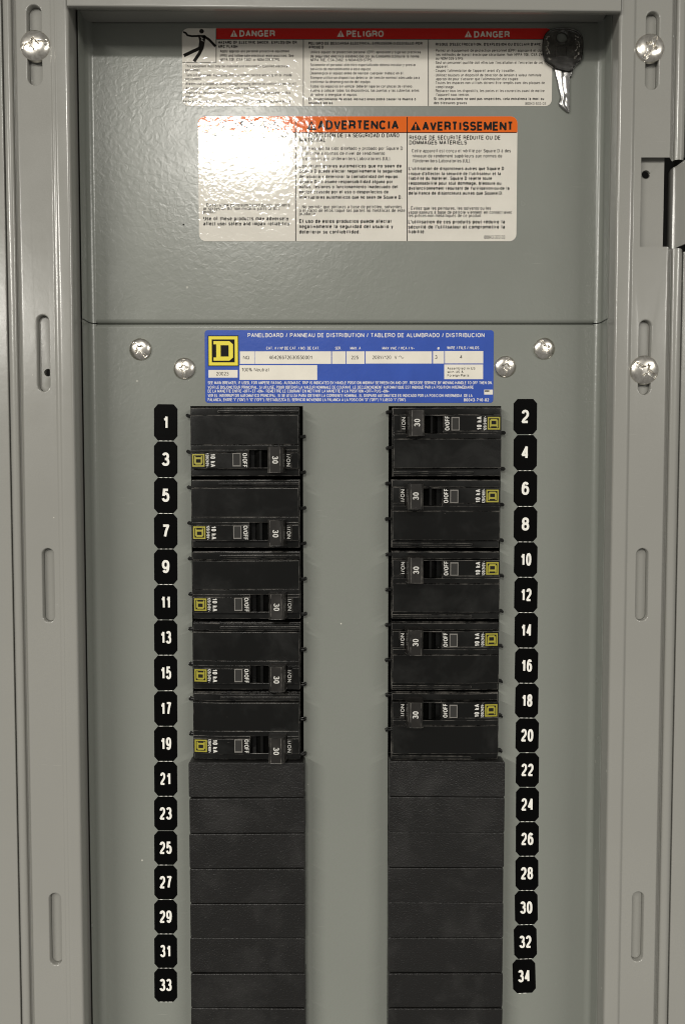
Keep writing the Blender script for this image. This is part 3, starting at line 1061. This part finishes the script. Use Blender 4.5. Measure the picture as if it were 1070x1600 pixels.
column(root, pg, [('Use of these products may adversely', 318, 344.5, 451, .21), ('affect user safety and impair reliability.', 318, 352.5, 455, .21)], 6.4)
column(root, pg, [
    ('REDUCCI\u00d3N DE LA SEGURIDAD O DA\u00d1O', 482, 214.8, 623.5, .18), ('MATERIAL', 468, 222, 509, .18)], 6.6)
column(root, pg, [
    ('\u2022 Este equipo ha sido dise\u00f1ado y probado por Square D', 468, 234.5, 629, N), ('conforme a normas de nivel de rendimiento', 472, 242.3, 601, N), ('superiores por Underwriters Laboratories (UL).', 472, 250.5, 611, N),
    ('Los interruptores autom\u00e1ticos que no sean de', 467.5, 262, 627, M), ('Square D puede afectar negativamente la seguridad', 467.5, 270, 627.5, M), ('del usuario y deteriorar la confiabilidad del equipo.', 467.5, 278.5, 623.5, M),
    ('Square D no asume responsabilidad alguna por', 467.5, 286.5, 613.5, M), ('da\u00f1os, lesiones o funcionamiento inadecuado del', 467.5, 294.5, 621.5, M), ('equipo causado por el uso o desperfectos de', 467.5, 302.5, 606.5, M), ('interruptores autom\u00e1ticos que no sean de Square D.', 467.5, 310.8, 628.5, M),
    ('\u2022 No permita que pinturas a base de petr\u00f3leo, solventes', 468, 325.7, 627.5, N), ('o el roc\u00edo de ellos toque las partes no met\u00e1licas de este', 467.5, 331.5, 632.5, N), ('producto.', 467.5, 336.5, 494.5, N)], 5.6)
column(root, pg, [
    ('El uso de estos productos puede afectar', 467.5, 348.6, 612, .205), ('negativamente la seguridad del usuario y', 467.5, 356.8, 614, .205), ('deteriorar su confiabilidad.', 467.5, 365.2, 563, .205)], 6.2)
column(root, pg, [('RISQUE DE S\u00c9CURIT\u00c9 R\u00c9DUITE OU DE', 639, 218.3, 781.5, .18), ('DOMMAGES MAT\u00c9RIELS', 639, 226, 729, .18)], 6.6)
column(root, pg, [
    ('\u2022 Cette appareil est con\u00e7u et v\u00e9rifi\u00e9 par Square D \u00e0 des', 639, 238.3, 797.5, N), ('niveaux de rendement sup\u00e9rieurs aux normes de', 644, 246.3, 784, N), ('l\'Underwriters Laboratories (UL).', 644, 254, 735.5, N),
    ('L\'utilisation de disjoncteurs autres que Square D', 638.5, 266, 787, M), ('risque d\'affecter la s\u00e9curit\u00e9 de l\'utilisateur et la', 638.5, 274, 782, M), ('fiabilit\u00e9 du mat\u00e9riel. Square D rejette toute', 638.5, 281.3, 768, M),
    ('responsabilit\u00e9 pour tout dommage, blessure ou', 638.5, 289, 782.5, M), ('dysfonctionnement r\u00e9sultant de l\'utilisation ou de la', 638, 296.8, 795.5, M), ('d\u00e9faillance de disjoncteurs autres que Square D.', 638, 304.5, 785.5, M),
    ('\u2022 \u00c9vitez que les peintures, les solvants ou les', 638, 328, 766.5, N), ('vaporisateurs \u00e0 base de p\u00e9trole viennent en contact avec', 637.5, 334.3, 799.5, N), ('les pi\u00e8ces non-m\u00e9talliques de ce produit.', 637.5, 339.5, 753, N),
    ('80043-370-03', 756, 373.3, 788.5, .12)], 5.6)
column(root, pg, [
    ('L\'utilisation de ces produits peut r\u00e9duire la', 637.5, 349.5, 788.5, .205), ('s\u00e9curit\u00e9 de l\'utilisateur et compromettre la', 637.5, 357.5, 788.5, .205), ('fiabilit\u00e9.', 637.5, 365, 664.5, .205)], 6.2)

# ---- blue rating label
root, (x0, x1, z0, z1) = sticker('rating_label', (320.5, 770.5, 516, 629.5), 1.6, 0, .16, 'sticker_blue',
                                 'blue rating label with yellow square emblem above the breakers')
bc = bmesh.new()
cells = [(375, 397.5, 549, 568.5), (398.2, 517.2, 549, 568.5), (518.7, 539.8, 549, 568.5), (541, 569.5, 549, 568.5), (571, 674.5, 549, 568), (676.3, 693.5, 548.7, 568), (694.8, 754.5, 548.5, 567.8),
         (374.5, 495.5, 570.5, 593.5), (693.7, 754.3, 569.5, 592.5), (326, 371.5, 578, 590), (756, 769.6, 608.8, 616.5)]
for a, c, d, e in cells:
    bm = bmesh.new()
    flat(bm, pg.pts([(a, e), (c, e), (c, d), (a, d)]), .175)
    onto(root, 'print_field', bm, 'print_cream')
D_OUT = [(.07, .07), (.77, .07), (.93, .21), (.93, .79), (.77, .93), (.07, .93), (.07, .79), (.19, .79), (.19, .21), (.07, .21)]
def emblem(parent, tf, h, mat_y, mat_d, name='emblem'):
    """square ring with the slab letter inside; tf maps the unit square (x right, y up) to mm"""
    bd, by = bmesh.new(), bmesh.new()
    flat(bd, [tf(*q) for q in ((-.03, -.03), (1.03, -.03), (1.03, 1.03), (-.03, 1.03))], h)
    flat(by, [tf(*q) for q in ((0, 0), (1, 0), (1, 1), (0, 1))], h + .012, [[tf(*q) for q in ((.105, .105), (.895, .105), (.895, .895), (.105, .895))]])
    sc = lambda q: (.5 + (q[0] - .5) * .78, .5 + (q[1] - .5) * .78)
    flat(by, [tf(*sc(q)) for q in D_OUT], h + .012, [[tf(*sc(q)) for q in ((.385, .25), (.74, .25), (.74, .75), (.385, .75))]])
    od = from_bm(name, bd, mat_d)
    oy = from_bm('emblem_print', by, mat_y)
    oy.parent = od
    od.parent = parent
    return od
a0, a1 = P(326.5, 571, .18), P(371.5, 525.5, .18)
od = emblem(root, lambda x_, y_: (a0[0] + (a1[0] - a0[0]) * x_, a0[1] + (a1[1] - a0[1]) * y_), .176, 'print_yellow', 'ink_black')
od.location = -root.location
bw = bmesh.new()
pg.line(bw, 'PANELBOARD / PANNEAU DE DISTRIBUTION / TABLERO DE ALUMBRADO / DISTRIBUCION', 387, 527, 6.7, 756.5, .17)
onto(root, 'title_lettering', bw, 'print_white')
bw = bmesh.new()
for s, a, c, v in (('CAT. # / N\u00ba DE CAT. / NO. DE CAT.', 416, 499.5, 546.3), ('SER.', 523.5, 533.5, 546.3), ('MAX. A', 547, 563.5, 546.3), ('MAX VAC / VCA / V~', 597, 647, 546.3), ('\u00d8', 682.7, 686.5, 546.3), ('WIRE / FILS / HILOS', 698, 748, 545.8)):
    pg.line(bw, s, a, v, 4.7, c, .18)
onto(root, 'column_headings', bw, 'print_white')
bw = bmesh.new()
for s, a, c, v in (('SEE MAIN BREAKER, IF USED, FOR AMPERE RATING. AUTOMATIC TRIP IS INDICATED BY HANDLE POSITION MIDWAY BETWEEN ON AND OFF. RESTORE SERVICE BY MOVING HANDLE TO OFF THEN ON.', 325, 769, 600.5),
                   ('VOIR LE DISJONCTEUR PRINCIPAL, SI UTILIS\u00c9, POUR OBTENIR LA VALEUR NOMINALE DE COURANT. LE D\u00c9CLENCHEMENT AUTOMATIQUE EST INDIQU\u00c9 PAR LA POSITION INTERM\u00c9DIAIRE', 325, 739.5, 607.5),
                   ('DE LA MANETTE ENTRE \u00abOFF\u00bb ET \u00abON\u00bb. REMETTRE LE COURANT EN METTANT LA MANETTE \u00c0 LA POSITION \u00abOFF\u00bb PUIS \u00abON\u00bb', 325, 607.5, 613.5),
                   ('VER EL INTERRUPTOR AUTOMATICO PRINCIPAL, SI SE UTILIZA PARA OBTENER LA CORRIENTE NOMINAL. EL DISPARO AUTOMATICO ES INDICADO POR LA POSICION INTERMEDIA  DE LA', 325, 737.5, 620.5),
                   ('PALANCA, ENTRE "I" ("ON") Y "O" ("OFF"). RESTABLEZCA EL SERVICIO MOVIENDO LA PALANCA A LA POSICION "O" ("OFF") Y LUEGO "I" ("ON").', 325, 634.5, 627)):
    pg.line(bw, s, a, v, 4.9, c, .17)
pg.line(bw, '80043-710-02', 724, 627.3, 5, 763.5, .19)
onto(root, 'instruction_lettering', bw, 'print_white')
bw = bmesh.new()
pg.line(bw, 'NQ', 380, 561.5, 5.6, 389.5, .12)
pg.line(bw, '46426672630550001', 420.5, 561.5, 6, 488, .13)
pg.line(bw, '225', 548.5, 561.5, 5.8, 560, .13)
pg.line(bw, '208Y/120  V', 581.5, 561.3, 5.8, 620, .12)
pg.line(bw, '3', 679.3, 560.8, 5.8, 682.8, .14)
pg.line(bw, '4', 718, 560.5, 5.8, 722, .14)
pg.line(bw, '100% Neutral', 377.5, 580.5, 5.8, 420.5, .12)
pg.line(bw, '20023', 338, 586.8, 5.8, 357.5, .12)
for s, c, v in (('Assembled in US', 742, 577.5), ('with US &', 723.5, 583), ('Foreign Parts', 732.5, 588.5)):
    pg.line(bw, s, 698.5, v, 4, c, .15)
ribbon(bw, [P(u, 558 + 2 * math.sin((u - 623) / 7.5 * 2 * math.pi) * -1, .18) for u in [623 + .75 * i for i in range(11)]], .22, .19, lambda a, c: (a, c))
ribbon(bw, [P(757, 611, .18), P(764, 611, .18)], .7, .19, lambda a, c: (a, c))
onto(root, 'typed_lettering', bw, 'ink_black')

ONES = 'zero one two three four five six seven eight nine ten eleven twelve thirteen fourteen fifteen sixteen seventeen eighteen nineteen'.split()
def words(n):
    return ONES[n] if n < 20 else {2: 'twenty', 3: 'thirty'}[n // 10] + ('-' + ONES[n % 10] if n % 10 else '')
# ---- number stickers
LV = [660, 717.8, 774.2, 830, 885.5, 941, 996, 1051.5, 1107, 1162, 1216.8, 1271, 1324.7, 1378.5, 1432.3, 1486, 1539]
RV = [651, 707.3, 763.3, 819, 874.3, 929.5, 984.8, 1040, 1094.6, 1149, 1203, 1257, 1310.8, 1364.5, 1418, 1471.5, 1525]
RU = [820, 820, 820.2, 820.3, 820.7, 821, 821.4, 821.9, 822.4, 823, 823.4, 823.4, 823.2, 822.6, 821.6, 820.2, 818.3]
ch = 2.1
def oct_(w, hgt):
    return [(-w + ch, -hgt), (w - ch, -hgt), (w, -hgt + ch * 1.15), (w, hgt - ch * 1.15), (w - ch, hgt), (-w + ch, hgt), (-w, hgt - ch * 1.15), (-w, -hgt + ch * 1.15)]
def number_sticker(num, u, v, pitch_px, rot, side):
    x_, z_ = P(u, v, 0)
    z2 = P(u, v + pitch_px, 0)[1]
    hgt = (z_ - z2) / 2 - .22
    w = 6.25
    root = empty('number_sticker', f'black circuit number sticker reading {words(num)} in the {side} column', 'number sticker', f'numbered stickers in the {side} column', W(x_, z_, 0))
    root.rotation_euler = (0, math.radians(rot), 0)
    bm = bmesh.new()
    poly_prism(bm, oct_(w, hgt), .02, .15)
    from_bm('sheet', bm, 'sticker_black', root)
    bm = bmesh.new()
    s = str(num)
    cap = 20.6 / 2.91 * (hgt / 9.3)
    text(bm, s, 0, -cap / 2 + .2, cap, .225, {1: None, 2: None}[len(s)], .16, 0, 'C', .06) if False else None
    width = {1: 4.2 if s != '1' else 3.0, 2: 6.6 if '1' not in s else (5.9 if s != '11' else 5.2)}[len(s)]
    text(bm, s, 0, -cap / 2 + .1, cap, .188, width, .16, 0, 'C', .10)
    from_bm('numeral', bm, 'numeral_white', root)
    bm = bmesh.new()
    rnd = random.Random(num)
    for i, c in enumerate((-2.6, .1, 2.5)):
        if rnd.random() < .85:
            l_ = rnd.uniform(.5, .9)
            flat(bm, rect(c - l_, c + l_, -hgt - .34, -hgt - .06), .03)
    if bm.verts:
        from_bm('perforation', bm, 'numeral_white', root)
    else:
        bm.free()
    return root
for i in range(17):
    du = (P(259.3, LV[i])[0])
    number_sticker(2 * i + 1, 259.3, LV[i], (LV[min(i + 1, 16)] - LV[max(i - 1, 0)]) / (2 if 0 < i < 16 else 1), [.6, .3][i % 2] if i < 3 else 0, 'left')
    r_ = 0 if i < 3 else math.degrees(math.atan2(RU[min(i + 1, 16)] - RU[i - 1], RV[min(i + 1, 16)] - RV[i - 1]))
    number_sticker(2 * i + 2, RU[i], RV[i], (RV[min(i + 1, 16)] - RV[max(i - 1, 0)]) / (2 if 0 < i < 16 else 1), -(-r_) * 1.0, 'right')

# ------------------------------------------------------------------ breakers
def hface(x_):
    return 0.0 if x_ > -14 else (x_ + 14) * .085

def slab(bm, x0, x1, z0, z1, h0, h1, kink=True):
    xs_ = [x0] + ([-14] if kink and x0 < -14 < x1 else []) + [x1]
    f = hface if kink else (lambda q: 0)
    top0 = [bm.verts.new((q, z0, h1 + f(q))) for q in xs_]
    top1 = [bm.verts.new((q, z1, h1 + f(q))) for q in xs_]
    bot0 = [bm.verts.new((q, z0, h0)) for q in xs_]
    bot1 = [bm.verts.new((q, z1, h0)) for q in xs_]
    n = len(xs_)
    for i in range(n - 1):
        bm.faces.new((top0[i], top0[i + 1], top1[i + 1], top1[i]))
        bm.faces.new((bot0[i], bot1[i], bot1[i + 1], bot0[i + 1]))
        bm.faces.new((top0[i], bot0[i], bot0[i + 1], top0[i + 1]))
        bm.faces.new((top1[i], top1[i + 1], bot1[i + 1], bot1[i]))
    bm.faces.new((top0[0], top1[0], bot1[0], bot0[0]))
    bm.faces.new((top0[-1], bot0[-1], bot1[-1], top1[-1]))

def breaker_label(a, c, side):
    return f'black two-pole breaker beside the stickers {words(a)} and {words(c)}'

def make_breaker():
    root = empty('circuit_breaker', '', 'breaker')
    bm = bmesh.new()
    slab(bm, -28.8, 28.6, -18.2, 18.2, -18, 3.2, False)
    from_bm('body', bm, 'plastic_gloss', root, True, .3, edge_mat='plastic_edge')
    bm = bmesh.new()
    slab(bm, -28.6, 28.4, 13.9, 17.9, 3.2, 6.2)
    slab(bm, -14, 28.4, 15.2, 16.7, 3.0, 7.6, False)
    from_bm('side_shoulder', bm, 'plastic_gloss', root, True, .3, edge_mat='plastic_edge')
    bm = bmesh.new()
    slab(bm, -28.6, 28.4, -17.9, -14.2, 3.2, 5.6)
    from_bm('side_shoulder', bm, 'plastic_gloss', root, True, .3, edge_mat='plastic_edge')
    bm = bmesh.new()
    slab(bm, -28.4, 28.2, -1.5, 13.75, 3.2, HB)
    from_bm('pole_face', bm, 'plastic_gloss', root, True, .28, edge_mat='plastic_edge')
    bm = bmesh.new()
    slab(bm, -28.4, 28.2, -4.3, -1.65, 3.2, HB - .35)
    slab(bm, -28.4, 2.2, -5.6, -4.2, 3.2, HB - .35)
    slab(bm, 21.8, 28.2, -5.6, -4.2, 3.2, HB - .35)
    from_bm('face_strip', bm, 'plastic_gloss', root, True, .2, edge_mat='plastic_edge')
    bm = bmesh.new()
    slab(bm, -28.4, 2.2, -14.0, -5.75, 3.2, HB - .1)
    slab(bm, 21.7, 24.4, -14.0, -5.75, 3.2, HB - .1, False)
    slab(bm, 24.45, 28.2, -14.0, -5.75, 3.2, HB - .7, False)
    slab(bm, 2.1, 22.5, -14.0, -13.5, 3.2, HB - .5, False)
    from_bm('pole_face', bm, 'plastic_gloss', root, True, .22, edge_mat='plastic_edge')
    # lever arc seen in the slot, and the handle
    bm = bmesh.new()
    prof = [(4.5, 3.0), (6.5, 6.2), (7.6, 7.6), (8.8, 7.6), (9.6, 6.0), (12.5, 4.0)]
    a = [bm.verts.new((q, -13.4, h_)) for q, h_ in prof]
    b_ = [bm.verts.new((q, -4.6, h_)) for q, h_ in prof]
    for i in range(len(prof) - 1):
        bm.faces.new((a[i], a[i + 1], b_[i + 1], b_[i]))
    lev = from_bm('lever_arc', bm, 'plastic_gloss', root, True)
    bm = bmesh.new()
    prof = [(12.4, 4.0), (12.7, 15.6), (13.7, 16.6), (19.3, 16.6), (20.6, 15.4), (21.4, 9.3), (21.4, 4.0)]
    a = [bm.verts.new((q, -16.2, h_)) for q, h_ in prof]
    b_ = [bm.verts.new((q, -2.7, h_)) for q, h_ in prof]
    n = len(prof)
    for i in range(n):
        bm.faces.new((a[i], a[(i + 1) % n], b_[(i + 1) % n], b_[i]))
    bm.faces.new(a)
    bm.faces.new(list(reversed(b_)))
    hd = from_bm('handle', bm, 'plastic_handle', root, True, .3, edge_mat='plastic_edge')
    bm = bmesh.new()
    text(bm, '30', 15.2, -9.6, 3.0, .17, 4.0, 16.64, -90, 'C')
    from_bm('rating_numeral', bm, 'breaker_print', hd)
    # indicator window
    bm = bmesh.new()
    poly_prism(bm, rect(-6.2, -1.9, -12.9, -5.9), HB - .3, HB + .25, [rect(-5.75, -2.35, -12.3, -6.3)])
    wd = from_bm('indicator_window', bm, 'window_edge', root)
    bm = bmesh.new()
    box(bm, -5.75, -2.35, -12.3, -6.3, HB - .3, HB + .05)
    from_bm('pane', bm, 'window_clear', wd)
    # print
    h_ = HB - .05
    for s, q, cap, wd_, wt in (('O/OFF', -1.0, 2.4, 7.6, .19), ('I/ON', 21.95, 2.0, 6.6, .17)):
        bm = bmesh.new()
        text(bm, s, q, -9.7, cap, wt, wd_, h_ if q < 20 else h_ + .02, -90, 'C')
        from_bm('lettering', bm, 'breaker_print', root)
    for s, q, cap, wd_, wt in (('10 kA', -17.9, 2.7, 7.2, .22), ('120/240V~', -20.4, 1.7, 7.6, .18)):
        bm = bmesh.new()
        text(bm, s, q, -9.6, cap, wt, wd_, HB - .06 + hface(q + 1), -90, 'C')
        for v_ in bm.verts:
            v_.co.z += hface(v_.co.x) - hface(q + 1)
        from_bm('lettering', bm, 'breaker_print', root)
    bd = [None]
    od = emblem(root, lambda a_, c_: (-27.6 + 6.6 * c_, -6.35 - 6.6 * a_), 0, 'breaker_yellow', 'ink_black')
    for ob in (od, od.children[0]):
        for v_ in ob.data.vertices:
            v_.co.y -= (HB - .06 + hface(v_.co.x * 1000)) * MM
    # snap tabs at both ends
    for q, zz in ((-1, 14.1), (-1, -5.0), (1, 2.9), (1, -16.1)):
        bm = bmesh.new()
        a0_, a1_ = (28.5, 31.6)
        pts = [(q * 28.0, zz - .75), (q * (a1_ - .6), zz - .75), (q * a1_, zz - .3), (q * a1_, zz + .6), (q * (a1_ - .5), zz + 1.0), (q * (a1_ - 1.3), zz + .55), (q * 28.0, zz + .55)]
        poly_prism(bm, pts, 1.0, 3.4)
        from_bm('snap_tab', bm, 'plastic_gloss', root, False, .2)
    return root

def copy_tree(o, parent=None):
    c_ = o.copy()
    COL.objects.link(c_)
    c_.parent = parent
    for q in list(o.children):
        copy_tree(q, c_)
    return c_

proto = make_breaker()
first = True
for i in range(5):
    for side, C_, nums in (('left', LC, (4 * i + 1, 4 * i + 3)), ('right', RC, (4 * i + 2, 4 * i + 4))):
        o = proto if first else copy_tree(proto)
        first = False
        o['label'] = breaker_label(nums[0], nums[1], side)
        o['group'] = 'two-pole breakers with 30 handles'
        rj = random.Random(i * 7 + nums[0])
        o.location = W(C_[0] + rj.uniform(-.25, .25), C_[1] - PITCH * i, rj.uniform(-.3, .3))
        o.rotation_euler = (math.radians(rj.uniform(-.9, .9)), (math.pi if side == 'right' else 0) + math.radians(rj.uniform(-.25, .25)), math.radians(rj.uniform(-.4, .4)))

# ------------------------------------------------------------------ filler plates
zf0 = P(385, 1191, HB)[1]
zf1 = P(385, 1575, HB)[1]
fp = (zf0 - zf1) / 7
bm = bmesh.new()
poly_prism(bm, rrect(-30.9, 30.9, -fp / 2 + .09, fp / 2 - .09, 1.1, 4), -4, HB)
fil_mesh_o = from_bm('filler_plate', bm, 'plastic_grain', None, True, .5)
firstf = True
for i in range(8):
    for side, u in (('left', 385.5), ('right', 698)):
        o = fil_mesh_o if firstf else fil_mesh_o.copy()
        if not firstf:
            COL.objects.link(o)
        firstf = False
        n = 21 + 2 * i + (0 if side == 'left' else 1)
        o['category'] = 'filler plate'
        o['group'] = 'black filler plates below the breakers'
        if n <= 34:
            o['label'] = f'black grained filler plate beside the sticker {words(n)}'
        else:
            k_ = (n - 35) // 2
            o['label'] = f'black grained filler plate cut by the bottom edge, {side} column'
        rj = random.Random(n)
        zc = zf0 - fp * (i + .5) + (0 if side == 'left' else .15)
        o.location = W(P(u, 1191, HB)[0] + rj.uniform(-.2, .2), zc, rj.uniform(-.35, .15))
        o.rotation_euler = (math.radians(rj.uniform(-1.6, 1.6)), math.radians(rj.uniform(-.25, .25)), math.radians(rj.uniform(-.5, .5)))

# ------------------------------------------------------------------ key
kx, kz = P(880, 110, 2.5)
key = empty('door_key', 'small dark chrome key lying over the corner of the danger sticker', 'key', loc=W(kx, kz, 0))
def KP(u, v, h=2.5):
    a_, b_ = P(u, v, h)
    return a_ - kx, b_ - kz
def smooth_loop(pts_, it=2):
    for _ in range(it):
        q = []
        for i in range(len(pts_)):
            a_, b_ = pts_[i], pts_[(i + 1) % len(pts_)]
            q += [(.75 * a_[0] + .25 * b_[0], .75 * a_[1] + .25 * b_[1]), (.25 * a_[0] + .75 * b_[0], .25 * a_[1] + .75 * b_[1])]
        pts_ = q
    return pts_
bow = [(878, 42), (893, 42.5), (906, 48), (911, 58), (911.5, 74), (909.5, 88), (906, 95), (899, 100), (895, 106), (893.5, 113), (866, 106), (862, 102), (852, 96), (848, 86), (847, 72), (848.5, 57), (855, 47), (866, 42.8)]
hole = [KP(878.5 + 8.2 * math.cos(t * math.pi / 10), 56.5 + 8.2 * math.sin(t * math.pi / 10)) for t in range(20)]
bm = bmesh.new()
poly_prism(bm, smooth_loop([KP(*q) for q in bow]), .5, 1.6, [hole])
bow_o = from_bm('bow', bm, 'steel_key', key, True, .3)
bm = bmesh.new()
ins = [KP(878.5 + (q[0] - 878.5) * .88, 74 + (q[1] - 74) * .88) for q in bow]
oo = [KP(878.5 + (q[0] - 878.5) * .97, 74 + (q[1] - 74) * .97) for q in bow]
bm = bmesh.new()
poly_prism(bm, smooth_loop(oo), 1.5, 1.8, [smooth_loop(ins)])
from_bm('bow_rim', bm, 'steel_key', bow_o, True, .1)
bm = bmesh.new()
poly_prism(bm, rect(*[KP(869, 0)[0], KP(888, 0)[0]], KP(0, 89)[1], KP(0, 69)[1]), 1.5, 1.85, [rect(KP(871.2, 0)[0], KP(886, 0)[0], KP(0, 87)[1], KP(0, 72)[1])])
from_bm('stamped_frame', bm, 'steel_key', bow_o, False, .08)
bm = bmesh.new()
ring_o = [KP(878.5 + 10 * math.cos(t * math.pi / 12), 56.5 + 10.2 * math.sin(t * math.pi / 12)) for t in range(24)]
ring_i = [KP(878.5 + 8.5 * math.cos(t * math.pi / 12), 56.5 + 8.5 * math.sin(t * math.pi / 12)) for t in range(24)]
poly_prism(bm, ring_o, 1.5, 1.8, [ring_i])
from_bm('hole_rim', bm, 'steel_key', bow_o, True, .1)
# blade: stepped cross-section with a milled groove and a cut left edge
bm = bmesh.new()
prof_v = [(104, 866, 893), (112, 868, 893.5), (117.5, 869, 893.5), (118.5, 869.5, 890), (126, 871.5, 889.8), (134, 872.5, 889.8), (142, 874.5, 889.8), (148, 876, 889.8), (154, 875, 889.8), (159, 873.2, 889.8), (163, 874.5, 889.8), (168, 879, 889.8), (172, 884, 889.6), (174, 887, 889)]
cols = []
for v_, l_, r_ in prof_v:
    w_ = r_ - l_
    row = []
    for f_, h_ in ((0, .2), (0.05, .9), (.26, 1.3), (.36, 1.38), (.40, 1.0), (.56, 1.0), (.62, 1.38), (.92, 1.42), (1, 1.25), (1, .2)):
        a_, b_ = KP(l_ + w_ * f_, v_, 2)
        row.append(bm.verts.new((a_, b_, h_)))
    cols.append(row)
for a_, b_ in zip(cols, cols[1:]):
    for i in range(len(a_) - 1):
        bm.faces.new((a_[i], a_[i + 1], b_[i + 1], b_[i]))
bm.faces.new(cols[-1])
from_bm('blade', bm, 'steel_blade', key, True)
# raised stamped marks round the bow
bm = bmesh.new()
rk = random.Random(3)
for sx, us in ((0, (856.5, 855.5, 855, 856, 858)), (1, (902, 903.5, 903.5, 902.8, 901))):
    for u_, v_ in zip(us, (57, 66, 73.5, 81, 88)):
        for _ in range(3):
            a_, b_ = KP(u_ + rk.uniform(-2.6, 2.6), v_ + rk.uniform(-2.4, 2.4), 2.8)
            an = rk.uniform(0, 3.1)
            l_ = rk.uniform(.3, .6)
            dx, dz = math.cos(an) * l_, math.sin(an) * l_
            nx, nz = -math.sin(an) * .16, math.cos(an) * .16
            pts = [(a_ - dx - nx, b_ - dz - nz), (a_ + dx - nx, b_ + dz - nz), (a_ + dx + nx, b_ + dz + nz), (a_ - dx + nx, b_ - dz + nz)]
            lo = [bm.verts.new((p_[0] * 1 + (p_[0] - a_) * .6, p_[1] + (p_[1] - b_) * .6, 1.55)) for p_ in pts]
            hi = [bm.verts.new((p_[0], p_[1], 1.85)) for p_ in pts]
            bm.faces.new(hi)
            for i in range(4):
                bm.faces.new((lo[i], lo[(i + 1) % 4], hi[(i + 1) % 4], hi[i]))
from_bm('stamped_marks', bm, 'steel_screw', bow_o)
